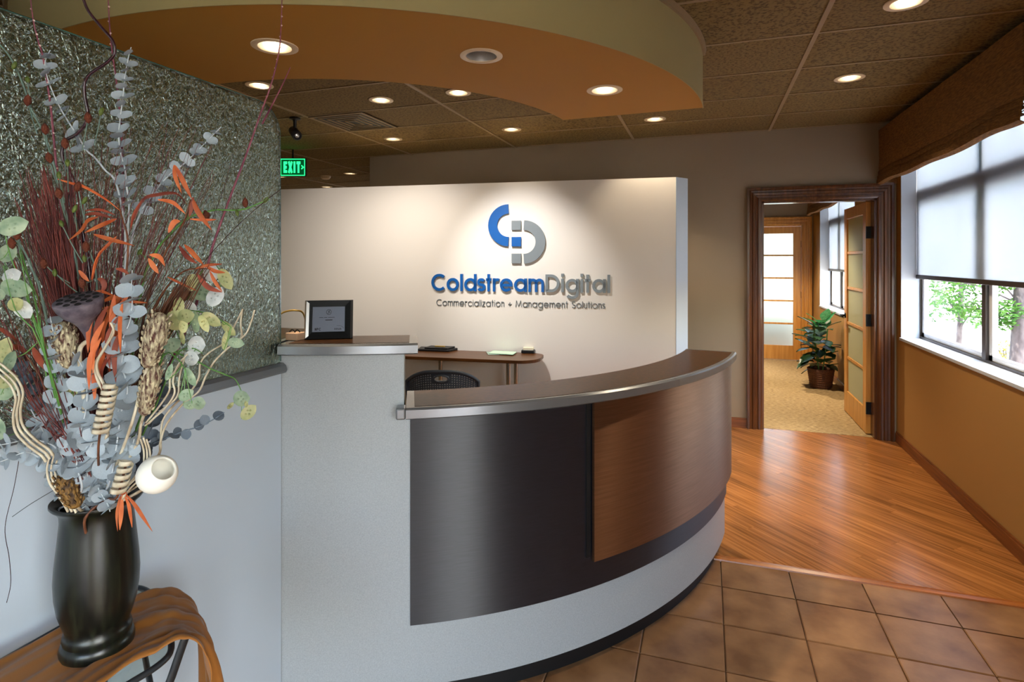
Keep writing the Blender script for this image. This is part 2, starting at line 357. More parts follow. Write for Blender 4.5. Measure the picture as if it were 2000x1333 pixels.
# ------------------------------------------------------------------ room: outer shell
CEIL = 2.81; BACK = 5.862; RIGHT = 1.58; FARY = 10.0
def wall_with_holes(name, m, x0, x1, y0, y1, z0, z1, holes):
    mb = MB(); y = y0
    for h in holes:
        mb.box(x0, x1, y, h[0], z0, z1); mb.box(x0, x1, h[0], h[1], z0, h[2]); mb.box(x0, x1, h[0], h[1], h[3], z1); y = h[1]
    mb.box(x0, x1, y, y1, z0, z1); return struct(name, mb, m)
wall_with_holes('wall_right', MT['wall_gold'], RIGHT, RIGHT + .2, -3.2, FARY + .15, -.2, 3.05,
                [(W3[0], W3[1], .06, 2.62), (W1[0], W1[1], .93, 2.62), (W2[0], W2[1], .93, 2.62)])
DX0, DX1, DTOP = .492, 1.43, 2.15            # door openings
def door_wall(name, y0, y1, x0, m):
    mb = MB(); mb.box(x0, DX0, y0, y1, -.2, 3.05); mb.box(DX1, RIGHT, y0, y1, -.2, 3.05); mb.box(DX0, DX1, y0, y1, DTOP, 3.05)
    return struct(name, mb, m)
door_wall('wall_back', BACK, BACK + .12, -3.64, MT['wall_tan'])
door_wall('wall_far', FARY, FARY + .12, -3.64, MT['wall_tan'])
struct('wall_corridor', MB().box(-3.76, -3.64, BACK, 10.12, -.2, 3.05), MT['wall_tan'])
struct('wall_left', MB().box(-7.9, -7.78, -3.2, 12.1, -.2, 3.05), MT['wall_tan'])
struct('wall_end', MB().box(-7.78, -3.76, 12.0, 12.12, -.2, 3.05), MT['wall_tan'])
struct('wall_rear', MB().box(-7.78, W4[0], -3.2, -3.08, -.2, 3.05).box(W4[1], RIGHT, -3.2, -3.08, -.2, 3.05).box(W4[0], W4[1], -3.2, -3.08, 2.62, 3.05).box(W4[0], W4[1], -3.2, -3.08, -.2, .05), MT['wall_tan'])
d4 = bpy.data.objects.new('added_door_3', None); COL.objects.link(d4); d4.location = (W4[0], -3.14, .05); ORG['added_door_3'] = V(d4.location); d4['kind'] = 'structure'  # unseen glazed doors, added to bring daylight in from the rear
mx = (W4[0] + W4[1]) / 2
for xa, xb in ((W4[0], mx - .005), (mx + .005, W4[1])):
    MB().box(xa, xa + .07, -3.16, -3.12, .05, 2.62).box(xb - .07, xb, -3.16, -3.12, .05, 2.62).box(xa, xb, -3.16, -3.12, .05, .2).box(xa, xb, -3.16, -3.12, 2.52, 2.62).build('door_frame', MT['bronze'], d4)
    MB().box(xa + .07, xb - .07, -3.143, -3.137, .2, 2.52).build('pane', MT['pane'], d4)
# roof slab, ceiling grid and tiles
ceil = struct('ceiling', MB().box(-8, RIGHT + .3, -3.3, 12.2, 2.98, 3.1), MT['slab'])
COLS = [.555 - 1.25 * k for k in range(7, -1, -1)] + [RIGHT]
ROWS = [2.82 + .6 * k for k in range(-10, 16)]
FAR_FILL = [(.55, 7.0), (.75, 8.8)]  # positions of the unseen fill lamps added in the far room
LIGHTS = [(.888, 3.147), (.899, 4.33), (-.42, 5.06), (-1.712, 5.03), (-2.971, 5.05), (-1.699, 3.80), (-2.332, 3.79), (-2.934, 3.2),
          (-4.719, 6.867), (-5.955, 8.0), (-5.864, 6.79)]
tb = MB()
for x in COLS[:-1]: tb.box(x - .012, x + .012, -3.08, 12, CEIL - .004, CEIL + .03)
for y in ROWS: tb.box(-7.78, RIGHT, y - .008, y + .008, CEIL - .001, CEIL + .03)
tb.build('ceiling_grid', MT['tbar'], ceil)
LR = .092
def ring_rect(x0, x1, y0, y1, c, r, z):
    an = sorted([2 * pi * k / 28 for k in range(28)] + [atan2(y - c[1], x - c[0]) % (2 * pi) for x in (x0, x1) for y in (y0, y1)])
    mb = MB(); vs = []
    for a in an:
        dx, dy = cos(a), sin(a); t = 1e9
        if dx > 1e-9: t = min(t, (x1 - c[0]) / dx)
        if dx < -1e-9: t = min(t, (x0 - c[0]) / dx)
        if dy > 1e-9: t = min(t, (y1 - c[1]) / dy)
        if dy < -1e-9: t = min(t, (y0 - c[1]) / dy)
        vs += [(c[0] + r * dx, c[1] + r * dy, z), (c[0] + t * dx, c[1] + t * dy, z)]
    n = len(an); return mb.add(vs, [(2 * i, 2 * i + 1, 2 * ((i + 1) % n) + 1, 2 * ((i + 1) % n)) for i in range(n)])
tile_mesh = {}
VENT = (-3.19, -2.66, 4.03, 4.61)
for i in range(len(COLS) - 1):
    for j in range(len(ROWS) - 1):
        x0, x1, y0, y1 = COLS[i] + .004, COLS[i + 1] - .004, ROWS[j] + .003, ROWS[j + 1] - .003
        if y1 < 1.0 and x1 < -2: continue
        if x0 > -3.7 and y0 > BACK + .1 and x0 < .3: continue
        c = ((x0 + x1) / 2, (y0 + y1) / 2); z = CEIL + .004
        hit = [l for l in LIGHTS + FAR_FILL if x0 < l[0] < x1 and y0 < l[1] < y1]
        if hit:
            o = ring_rect(x0, x1, y0, y1, hit[0], LR - .012, z).build('ceiling_tile', MT['ceil_tile'], ceil, (c[0], c[1], z))
        else:
            k = (round(x1 - x0, 3), round(y1 - y0, 3))
            if k not in tile_mesh: tile_mesh[k] = MB().box(-k[0] / 2, k[0] / 2, -k[1] / 2, k[1] / 2, 0, .015).mesh('ceiling_tile', MT['ceil_tile'])
            inst('ceiling_tile', tile_mesh[k], ceil, M4.Translation((c[0], c[1], z)))

# ------------------------------------------------------------------ floors
flo = struct('floor', MB().box(-7.9, RIGHT + .1, -3.2, 12.1, -.2, -.012), MT['grout'])
WOODY = 3.262
tmesh = MB().box(-.1622, .1622, -.1510, .1510, -.02, 0).mesh('floor_tile', MT['tile'])
bm = bmesh.new(); bm.from_mesh(tmesh); bmesh.ops.bevel(bm, geom=[e for e in bm.edges if all(v.co.z > -.01 for v in e.verts)], offset=.004, segments=1, affect='EDGES'); bm.to_mesh(tmesh); bm.free()
far = MB()
for i in range(-24, 6):
    for j in range(-22, 4):
        x0 = .07 + .328 * i; y0 = 2.377 + .3058 * j
        if x0 > RIGHT - .02 or y0 < -3: continue
        if x0 + .328 > RIGHT + .02:
            if y0 + .3 <= WOODY: MB().box(x0 + .002, RIGHT, y0 + .002, y0 + .3038, -.02, 0).build('floor_tile', MT['tile'], flo)
            continue
        cx, cy = x0 + .164, y0 + .1529
        if y0 + .3 > WOODY: continue
        if y0 > 1.2 and x0 > -1.0 : inst('floor_tile', tmesh, flo, M4.Translation((cx, cy, 0)))
        else: far.box(x0 + .003, x0 + .325, y0 + .003, y0 + .303, -.02, 0)
for i in range(-7, 5):                                 # row against the oak lip
    x0 = .07 + .328 * i
    if x0 + .05 > RIGHT: continue
    MB().box(x0 + .003, min(x0 + .325, RIGHT), 2.988 + .003, WOODY - .003, -.02, 0).build('floor_tile', MT['tile'], flo)
far.build('tile_field', MT['tile'], flo)['kind'] = 'stuff'
def clip(poly, a, b, c):                               # keep a*x+b*y<=c
    out = []
    for i in range(len(poly)):
        p, q = poly[i], poly[(i + 1) % len(poly)]; dp, dq = a * p[0] + b * p[1] - c, a * q[0] + b * q[1] - c
        if dp <= 0: out.append(p)
        if (dp < 0 < dq) or (dq < 0 < dp):
            t = dp / (dp - dq); out.append((p[0] + t * (q[0] - p[0]), p[1] + t * (q[1] - p[1])))
    return out
rng = random.Random(3)
PW = .083; ux, uy = cos(R(-45)), sin(R(-45)); vx, vy = -uy, ux
X0, X1, Y0, Y1 = -1.35, RIGHT, WOODY + .02, BACK + .05
for k in range(-60, 80):
    s = -8 + rng.random()
    while s < 6:
        ln = rng.uniform(.55, 1.5)
        q = [(s, k * PW), (s + ln, k * PW), (s + ln, k * PW + PW), (s, k * PW + PW)]; s += ln
        pl = [(a * ux + b * vx, a * uy + b * vy) for a, b in q]
        for cc in ((-1, 0, -X0), (1, 0, X1), (0, -1, -Y0), (0, 1, Y1)): pl = clip(pl, *cc) if pl else pl
        if len(pl) < 3: continue
        c = (sum(p[0] for p in pl) / len(pl), sum(p[1] for p in pl) / len(pl))
        loc = [((p[0] - c[0]) * ux + (p[1] - c[1]) * uy, (p[0] - c[0]) * vx + (p[1] - c[1]) * vy) for p in pl]
        loc = [(x * .999 , y - (.0003 if y > 0 else -.0003)) for x, y in loc]
        me = MB().prism(loc, -.02, .006).mesh('plank', MT['oak'])
        inst('plank', me, flo, M4.Translation((c[0], c[1], 0)) @ M4.Rotation(R(-45), 4, 'Z'))
lip = MB(); lip.add([(x, y, z) for x in (X0, RIGHT) for y, z in ((WOODY - .022, -.005), (WOODY + .022, -.005), (WOODY + .022, .0085), (WOODY, .013), (WOODY - .018, .006))],
                    [(0, 1, 6, 5), (1, 2, 7, 6), (2, 3, 8, 7), (3, 4, 9, 8), (4, 0, 5, 9), (4, 3, 2, 1, 0), (5, 6, 7, 8, 9)])
struct('trim_floor', lip, MT['oak_lip'])
struct('floor_reception', MB().box(-7.78, X0, WOODY - .3, 12, -.015, 0), MT['carpet'])
struct('floor_far_room', MB().box(-3.64, RIGHT, BACK + .05, FARY + .1, -.015, .008), MT['carpet'])

# ------------------------------------------------------------------ baseboards and door casings
def board(name, x0, x1, y0, y1, m):
    mb = MB().box(x0, x1, y0, y1, .006, .085)
    if x1 - x0 < y1 - y0: mb.box(x0 + .005, x1, y0, y1, .085, .1)
    else: mb.box(x0, x1, y0 + .005, y1, .085, .1)
    return struct(name, mb, m, bevel=.002)
board('baseboard_right', RIGHT - .014, RIGHT, WOODY - 3, BACK - .022, MT['base_wood'])
board('baseboard_back', -3.6, DX0 - .13, BACK - .014, BACK, MT['base_wood_x'])
board('baseboard_far', RIGHT - .014, RIGHT, BACK + .14, FARY - .022, MT['base_wood'])
def casing(name, yf, m):                               # stepped moulding round three sides, mitred
    prof = [(0, 0), (0, .012), (.012, .02), (.03, .02), (.034, .012), (.05, .014), (.056, .026), (.078, .028), (.084, .02), (.1, .022), (.108, .034), (.128, .034), (.128, 0)]
    root = bpy.data.objects.new(name, None); COL.objects.link(root); root.location = (0, yf, 0); ORG[root.name] = V((0, yf, 0)); root['kind'] = 'structure'
    def leg(pts, nm):
        k = len(prof); mb = MB(); mb.add(pts[0] + pts[1], [(j, (j + 1) % k, k + (j + 1) % k, k + j) for j in range(k)] + [tuple(range(k)), tuple(range(2 * k - 1, k - 1, -1))])
        mb.build(nm, m, root)
    for x, sg in ((DX0, -1), (DX1, 1)):
        w = 1 if sg < 0 else (RIGHT - DX1) / .128 * .98 if RIGHT - DX1 < .128 else 1
        leg(([(x + sg * a * w, yf - b, .006) for a, b in prof], [(x + sg * a * w, yf - b, DTOP + a) for a, b in prof]), 'side_casing')
    w = min(1, (RIGHT - DX1) / .128 * .98)
    leg(([(DX0 - a, yf - b, DTOP + a) for a, b in prof], [(DX1 + a * w, yf - b, DTOP + a) for a, b in prof]), 'head_casing')
    for x0, x1 in ((DX0, DX0 + .018), (DX1 - .018, DX1)): MB().box(x0, x1, yf, yf + .12, .006, DTOP).build('jamb', m, root)
    MB().box(DX0, DX1, yf, yf + .12, DTOP - .018, DTOP).build('head_jamb', m, root)
    return root
casing('trim_1', BACK, MT['trim_wood'])
casing('trim_2', FARY, MT['maple'])

def glazed_door(name, x0, x1, y0, y1, ax, glass):      # ax: 'X' leaf spans X, 'Y' leaf spans Y ; five frosted lights
    root = bpy.data.objects.new(name, None); COL.objects.link(root); root.location = (x0, y0, .015); ORG[root.name] = V((x0, y0, .015)); root['kind'] = 'structure'
    def bx(a0, a1, z0, z1, nm, m, t=0, bev=.003):
        mb = MB()
        if ax == 'Y': mb.box(x0 + t, x1 - t, y0 + a0, y0 + a1, z0, z1)
        else: mb.box(x0 + a0, x0 + a1, y0 + t, y1 - t, z0, z1)
        return mb.build(nm, m, root, bevel=bev)
    w = (y1 - y0) if ax == 'Y' else (x1 - x0)
    bx(0, .11, .015, 2.13, 'stile', MT['maple']); bx(w - .11, w, .015, 2.13, 'stile', MT['maple'])
    bx(.11, w - .11, .015, .24, 'bottom_rail', MT['maple']); bx(.11, w - .11, 2.02, 2.13, 'top_rail', MT['maple'])
    h = (2.02 - .24 - 4 * .028) / 5
    for k in range(5):
        z = .24 + k * (h + .028)
        bx(.105, w - .105, z - .005, z + h + .005, 'pane', MT[glass], .016, 0)
        if k < 4: bx(.11, w - .11, z + h, z + h + .028, 'glazing_bar', MT['maple'], .006)
    return root
d1 = glazed_door('door_1', 1.376, 1.416, 5.99, 6.86, 'Y', 'frost_near')
for z in (.25, 1.05, 1.85):
    mb = MB().box(1.374, 1.428, 5.972, 5.99, z - .055, z + .055); mb.tube([(1.425, 5.974, z - .06), (1.425, 5.974, z + .06)], .008, 8)
    mb.build('hinge', MT['black_iron'], d1)
hd = MB(); hd.lathe([(.026, 0), (.026, .008), (.012, .012), (.012, .05)], (1.376, 6.80, 1.02), 16, (-1, 0, 0))
hd.tube([(1.33, 6.80, 1.02), (1.328, 6.76, 1.02), (1.33, 6.69, 1.018)], .009, 8); hd.build('lever_handle', MT['black_iron'], d1, smooth=True)
d2 = glazed_door('door_2', DX0 + .02, DX1 - .02, FARY + .03, FARY + .07, 'X', 'frost')
for z in (.25, 1.05, 1.85): MB().box(DX1 - .022, DX1 - .002, FARY + .012, FARY + .03, z - .05, z + .05).build('hinge', MT['black_iron'], d2)

# ------------------------------------------------------------------ windows, shades, valances
def window(name, y0, y1, mull, z0=.93):
    root = bpy.data.objects.new(name, None); COL.objects.link(root); root.location = (1.7, (y0 + y1) / 2, .93); ORG[root.name] = V((1.7, (y0 + y1) / 2, .93)); root['kind'] = 'structure'
    z1 = 2.62; xo = 1.715
    MB().box(RIGHT - .012, 1.78, y0, y1, z0 - .02, z0 + .004).build('sill', MT['reveal'], root, bevel=.003)
    for a, b in ((y0, y0 + .012), (y1 - .012, y1)): MB().box(RIGHT, 1.78, a, b, z0 + .004, z1).build('reveal', MT['reveal'], root)
    MB().box(RIGHT, 1.78, y0, y1, z1 - .012, z1).build('head_reveal', MT['reveal'], root)
    fr = MB(); fr.box(xo, xo + .05, y0 + .012, y1 - .012, z0 + .004, z0 + .022); fr.box(xo, xo + .05, y0 + .012, y1 - .012, z1 - .03, z1)
    fr.box(xo, xo + .05, y0 + .012, y0 + .026, z0, z1); fr.box(xo, xo + .05, y1 - .026, y1 - .012, z0, z1)
    fr.build('frame', MT['bronze'], root)
    MB().box(xo - .004, xo + .05, mull - .028, mull + .028, z0 + .02, z1 - .02).build('mullion', MT['bronze'], root)
    MB().box(xo, xo + .05, y0 + .02, y1 - .02, 2.12, 2.2).build('transom', MT['bronze'], root)
    for a, b in ((y0 + .026, mull - .028), (mull + .028, y1 - .026)):
        sa = MB(); sa.box(xo + .015, xo + .045, a, b, z0 + .022, z0 + .055); sa.box(xo + .015, xo + .045, a, a + .045, z0 + .022, 2.12); sa.box(xo + .015, xo + .045, b - .045, b, z0 + .022, 2.12); sa.box(xo + .015, xo + .045, a, b, 2.08, 2.12)
        s_ = sa.build('sash', MT['vinyl'], root)
        MB().box(xo + .028, xo + .032, a + .045, b - .045, z0 + .055, 2.08).build('pane', MT['pane'], s_)
        MB().box(xo + .028, xo + .032, a, b, 2.2, z1 - .03).build('pane', MT['pane'], root)
    return root
window('window_1', *W1, 4.53); window('window_2', *W2, 8.75); window('window_3', *W3, -1.35, .06)
def shade(y0, y1, zb, label):
    root = thing('roller_shade', label, 'window shade', (1.695, (y0 + y1) / 2, zb), 'roller shades at the windows')
    MB().box(1.694, 1.6955, y0 + .016, y1 - .016, zb + .03, 2.56).build('shade_cloth', MT['shade'], root)
    MB().box(1.686, 1.704, y0 + .016, y1 - .016, zb, zb + .034).build('hem_bar', MT['bronze'], root, bevel=.004)
    MB().tube([(1.67, y0 + .02, 2.575), (1.67, y1 - .02, 2.575)], .026, 14).build('roller', MT['vinyl'], root, smooth=True)
shade(*W1, 1.44, 'pale grey roller shade half lowered over the window beside the wooden floor')
shade(*W2, 1.44, 'small grey roller shade seen through the open doorway behind the potted plant')
def valance(y0, y1, label):
    root = thing('valance', label, 'valance', (1.5, (y0 + y1) / 2, 2.28), 'roman valances over the windows')
    ny = 40; rg = random.Random(int(y0 * 10))
    def strip(zs, xs, nm, wob):
        rows = []
        for i in range(ny + 1):
            y = y0 + (y1 - y0) * i / ny; e = min(1, min(i, ny - i) / 4); r = []
            w = wob * (sin(i * .43 + wob * 900) + .6 * sin(i * .21 + 1)) * e
            for z, x in zip(zs, xs): r.append((x - abs(w) * .4, y, z + w))
            for z, x in reversed(list(zip(zs, xs))): r.append((x - abs(w) * .4 + .008, y, z + w))
            rows.append(r + [r[0]])
        mb = MB().grid(rows); k = len(rows[0]); mb.add(rows[0][:-1], [tuple(range(k - 1))]); mb.add(rows[-1][:-1], [tuple(range(k - 2, -1, -1))])
        return mb.build(nm, MT['valance'], root, smooth=True, ang=50)
    strip([2.745, 2.62, 2.5, 2.40, 2.375], [1.44, 1.442, 1.444, 1.44, 1.455], 'face_panel', .0015)
    strip([2.40, 2.38, 2.345, 2.335], [1.452, 1.436, 1.436, 1.455], 'fold', .006)
    strip([2.36, 2.34, 2.31, 2.30], [1.452, 1.43, 1.43, 1.45], 'fold', .007)
    strip([2.325, 2.31, 2.275, 2.262], [1.452, 1.426, 1.424, 1.45], 'fold', .006)
    for y in (y0, y1 - .01): MB().box(1.452, RIGHT, y, y + .01, 2.27, 2.745).build('return_panel', MT['valance'], root)
    MB().box(1.45, RIGHT, y0 + .01, y1 - .01, 2.72, 2.74).build('mounting_board', MT['slab'], root)
valance(3.405, BACK - .02, 'brown linen roman valance with three bottom folds above the window beside the wooden floor')
valance(7.2, 9.6, 'golden roman valance glimpsed at the top of the open doorway')

# ------------------------------------------------------------------ curved soffit
SC, SR = (-2.053, 3.527), 2.033; IC, IR = (-2.295, 3.696), 1.453; SZ = 2.48
oa = [R(-170 + 169 * i / 90) for i in range(91)]; ia = [R(-7.1 - 162.9 * i / 80) for i in range(81)]
outl = [(SC[0] + SR * cos(a), SC[1] + SR * sin(a)) for a in oa] + [(IC[0] + IR * cos(a), IC[1] + IR * sin(a)) for a in ia]
SL = [(-1.685, 1.924), (-.919, 2.297), (-.5, 2.965)]
bm = bmesh.new()
def loop(pts):
    vs = [bm.verts.new((p[0], p[1], SZ)) for p in pts]; return [bm.edges.new((vs[i], vs[(i + 1) % len(vs)])) for i in range(len(vs))], vs
eds, ov = loop(outl)
for c in SL: eds += loop([(c[0] + .066 * cos(2 * pi * k / 28), c[1] + .066 * sin(2 * pi * k / 28)) for k in range(28)])[0]
bmesh.ops.triangle_fill(bm, use_beauty=True, use_dissolve=False, edges=eds)
for f in bm.faces:
    if f.normal.z > 0: f.normal_flip()
me = bpy.data.meshes.new('soffit_underside'); bm.to_mesh(me); bm.free(); me.materials.append(MT['soffit'])
sof = bpy.data.objects.new('ceiling_soffit', None); COL.objects.link(sof); ORG[sof.name] = V((SC[0], SC[1], SZ)); sof.location = ORG[sof.name]; sof['kind'] = 'structure'
o = link('underside', me, None, sof); 
fa = MB(); n = len(outl)
for i in range(n):
    p, q = outl[i], outl[(i + 1) % n]; fa.add([(p[0], p[1], SZ), (q[0], q[1], SZ), (q[0], q[1], CEIL + .02), (p[0], p[1], CEIL + .02)], [(0, 1, 2, 3)])
me = fa.mesh('fascia', MT['fascia']); bm = bmesh.new(); bm.from_mesh(me); bmesh.ops.remove_doubles(bm, verts=bm.verts, dist=1e-5); bmesh.ops.recalc_face_normals(bm, faces=bm.faces); bm.to_mesh(me); bm.free()
me.polygons.foreach_set('use_smooth', [True] * len(me.polygons)); me.set_sharp_from_angle(angle=R(30))
link('fascia', me, None, sof)
MB().profile_band(SC, [(SR, SZ - .004), (SR + .004, SZ - .004), (SR + .004, SZ + .014), (SR, SZ + .014)], -170, -1, 80).build('corner_bead', MT['fascia'], sof)
MB().profile_band(SC, [(SR, CEIL - .03), (SR + .012, CEIL - .03), (SR + .02, CEIL), (SR, CEIL)], -170, -1, 80).build('wall_angle', MT['tbar'], sof)

# ------------------------------------------------------------------ downlights
def downlight(x, y, z, label, on=True, r=.092, power=16, rec=.11, aim=None, blend=.6, size=95, tint=(1, .82, .58)):
    root = thing('downlight', label, 'ceiling light', (x, y, z), 'recessed downlights')
    ri = r * .72
    MB().lathe([(ri, 0.002), (ri, -.004), (r * .86, -.007), (r, -.003), (r, .002)], (x, y, z), 32, cap=False).build('trim_ring', MT['trim_ring'], root, smooth=True, ang=60)
    MB().lathe([(ri * .99, 0), (ri * .96, .03), (ri * .8, rec)], (x, y, z), 24, cap=False).build('reflector', MT['silver'], root, smooth=True)
    MB().lathe([(0, .022), (ri * .32, .025), (ri * .5, .036), (ri * .56, .055), (ri * .42, .085), (ri * .3, rec)], (x, y, z), 20).build('lamp', MT['bulb'] if on else MT['bulb_off'], root, smooth=True)
    if on:
        l = bpy.data.lights.new('lamp_light', 'SPOT'); l.energy = power; l.color = tint; l.spot_size = R(size); l.spot_blend = blend; l.shadow_soft_size = .03
        lo = bpy.data.objects.new('lamp_light', l); COL.objects.link(lo); lo.parent = root; lo.location = (0, 0, -.012)
        if aim: lo.rotation_euler = (V(aim) - V((x, y, z))).to_track_quat('-Z', 'Y').to_euler()
    return root
downlight(*SL[0], SZ, 'lit downlight in curved orange soffit, nearest the bouquet', power=30)
downlight(*SL[1], SZ, 'downlight with silver baffle in the middle of the curved orange soffit', on=False)
downlight(*SL[2], SZ, 'lit downlight near the pointed end of the curved orange soffit', power=30)
LB = ['lit downlight in tiled ceiling nearest the valance, cut by the top edge of the view',
      'lit downlight in tiled ceiling between the soffit tip and the valance',
      'lit downlight just past the end of the orange soffit, above the wall beside the doorway',
      'lit downlight over the lettered wall, between the soffit tip and the others behind',
      'lit downlight beside the brown wall edge, past the air vent',
      'downlight tucked against the inner curve of the soffit, first along from its tip',
      'downlight near the inner curve of the soffit, close to the air vent',
      'downlight at the inner curve of the soffit just above the corner of the glass partition',
      'small lit downlight far down the corridor past the exit sign',
      'tiny lit downlight just showing over the top of the lettered wall',
      'tiny lit downlight behind the glowing exit sign']
for k, ((x, y), lb) in enumerate(zip(LIGHTS, LB)):
    if k == 5: downlight(x, y, CEIL, lb, power=62, aim=(-1.58, 5.06, 1.4), size=58, blend=1.0, tint=(1, .97, .95))
    elif k == 6: downlight(x, y, CEIL, lb, power=30, aim=(-2.6, 4.96, 1.35), size=82, blend=1.0, tint=(1, .9, .8))
    elif k == 7: downlight(x, y, CEIL, lb, power=30, aim=(-3.2, 4.9, 1.45), size=75, blend=1.0, tint=(1, .92, .84))
    else: downlight(x, y, CEIL, lb, power=60 if k in (6, 7) else 18 if k == 2 else 30)

downlight(.55, 7.0, CEIL, 'added unseen downlight brightening the far room just past its doorway', power=95)  # this lamp and the next are added to brighten the far room
downlight(.75, 8.8, CEIL, 'added unseen downlight brightening the far room near its second door', power=95)
# ------------------------------------------------------------------ low wall, glass partition
DC, DR = (-2.005, 3.678), 2.117
struct('wall_low', MB().box(-1.56, -1.41, -3.08, 1.641, -.02, 1.207), MT['wall_white'])
gp = thing('glass_partition', 'tall hammered glass screen with rounded corner standing on the low white wall', 'partition', (-1.416, .6, 1.207))
MB().add([(x, y, z) for y in (-3.0, 1.642) for x, z in ((-1.58, 1.207), (-1.39, 1.207), (-1.385, 1.215), (-1.39, 1.232), (-1.402, 1.241), (-1.58, 1.241))],
         [(i, (i + 1) % 6, 6 + (i + 1) % 6, 6 + i) for i in range(6)] + [(5, 4, 3, 2, 1, 0), (6, 7, 8, 9, 10, 11)]).build('sill', MT['sill_metal'], gp)
gy = [(-.8, 1.2412), (1.638, 1.2412)] + [(1.638 - .1 + .1 * cos(R(a)), 2.13 - .1 + .1 * sin(R(a))) for a in range(0, 91, 9)] + [(-.8, 2.13)]
k = len(gy)
MB().add([(x, y, z) for x in (-1.422, -1.411) for y, z in gy], [tuple(range(k)), tuple(range(2 * k - 1, k - 1, -1))] + [(i, (i + 1) % k, k + (i + 1) % k, k + i) for i in range(k)]).build('glass', MT['hammered'], gp)
rim = [V((-1.4165, y, z)) for y, z in gy[1:]]
MB().tube([V((-1.4165, 1.640, 1.245))] + rim[1:], .0058, 6).build('polished_edge', MT['glass_edge'], gp)

# ------------------------------------------------------------------ reception desk
desk = thing('reception_desk', 'curved grey laminate reception desk with dark panels and a raised end pillar', 'desk', (-.9, 2.4, 0))
MB().band(DC, DR - .16, DR, -74, -7.2, .078, 1.047, 80).build('body', MT['lam'], desk, smooth=True, ang=30)
MB().band(DC, DR - .16, DR, -74, -62.2, 1.047, 1.27, 16).build('end_pillar', MT['lam'], desk, smooth=True, ang=30)
MB().band(DC, DR - .15, DR - .03, -73.5, -7.6, 0, .078, 60).build('toe_kick', MT['kick'], desk, smooth=True, ang=30)
MB().band(DC, DR + .0005, DR + .009, -61.6, -7.2, .303, 1.046, 70).build('charcoal_panel', MT['dark_lam'], desk, (DC[0], DC[1], .303), smooth=True, ang=30)
MB().band(DC, DR + .0095, DR + .016, -43.0, -42.5, .43, 1.046, 4).build('shadow_strip', MT['kick'], desk)
MB().band(DC, DR + .022, DR + .036, -42.4, -7.2, .418, 1.046, 60).build('bronze_panel', MT['brown_lam'], desk, (DC[0], DC[1], .418), smooth=True, ang=30)
def slab(nm, r0, r1, a0, a1, z0, z1, n, eps=.02):
    e = .007
    MB().profile_band(DC, [(r1 - .004, z0), (r1, z0 + .004), (r1, z1 - e), (r1 - e, z1), (r0 + e, z1), (r0, z1 - e), (r0, z0)], a0, a1, n).build(nm, MT['edge'], desk, smooth=True, ang=35)
    da = math.degrees(.03 / r1)
    MB().band(DC, r0 + .012, r1 - .022, a0 + da, a1 - da, z1, z1 + .0012, n).build(nm + '_inlay', MT['top_lam'], desk, smooth=True, ang=30)
slab('counter_top', 1.90, 2.178, -62.0, -6.6, 1.047, 1.087, 80)
nose = MB().band(DC, DR + .002, 2.178, -62.9, -62.0, 1.047, 1.087, 4); nose.build('counter_end', MT['edge'], desk, bevel=.006)
# pillar cap, with the slot the glass stands in
z0, z1 = 1.271, 1.309
a_l = [-80, -75.2]; 
for nm, aa in (('pillar_cap', (-73.6, -60.9)), ('pillar_cap', (-80, -74.15))): slab(nm, 1.93, 2.162, aa[0], aa[1], z0, z1, 20)
MB().band(DC, 1.93, 2.03, -74.2, -73.55, z0, z1, 3).build('cap_bridge', MT['edge'], desk)
# inner work surface behind the transaction counter
MB().band(DC, 1.35, DR - .165, -118, -12, .71, .74, 50).build('work_surface', MT['walnut'], desk, smooth=True, ang=30)
MB().band(DC, 1.4, 1.93, -120, -80.2, 1.24, 1.27, 14).build('rear_ledge', MT['top_lam'], desk)

# ------------------------------------------------------------------ lettered wall
WA = V((-.2546, 5.19, 0)); WD = V((.9947, .1003, 0)).normalized(); WN = V((.1003, -.9947, 0)).normalized()
WTOP = 2.322
A = WA; B = WA - WD * 3.9; t = .12
capb = WA + V((.093, .125, 0))
wl = MB().prism([(p.x, p.y) for p in (B, A, capb, capb - WD * .1, B - WN * t)], -.01, WTOP)
struct('wall_sign_partition', wl, MT['wall_cream'], ang=20)
pn = A + (capb - A) * .5; nrm = V((capb.y - A.y, -(capb.x - A.x), 0)).normalized()
mb = MB().prism([(p.x, p.y) for p in (A + nrm * .001, A + nrm * .005, capb + nrm * .005, capb + nrm * .001)], 0, WTOP)
struct('blue_lit_partition_end', mb, MT['wall_white'])  # cooler paint stands in for bluish window light on the wall end

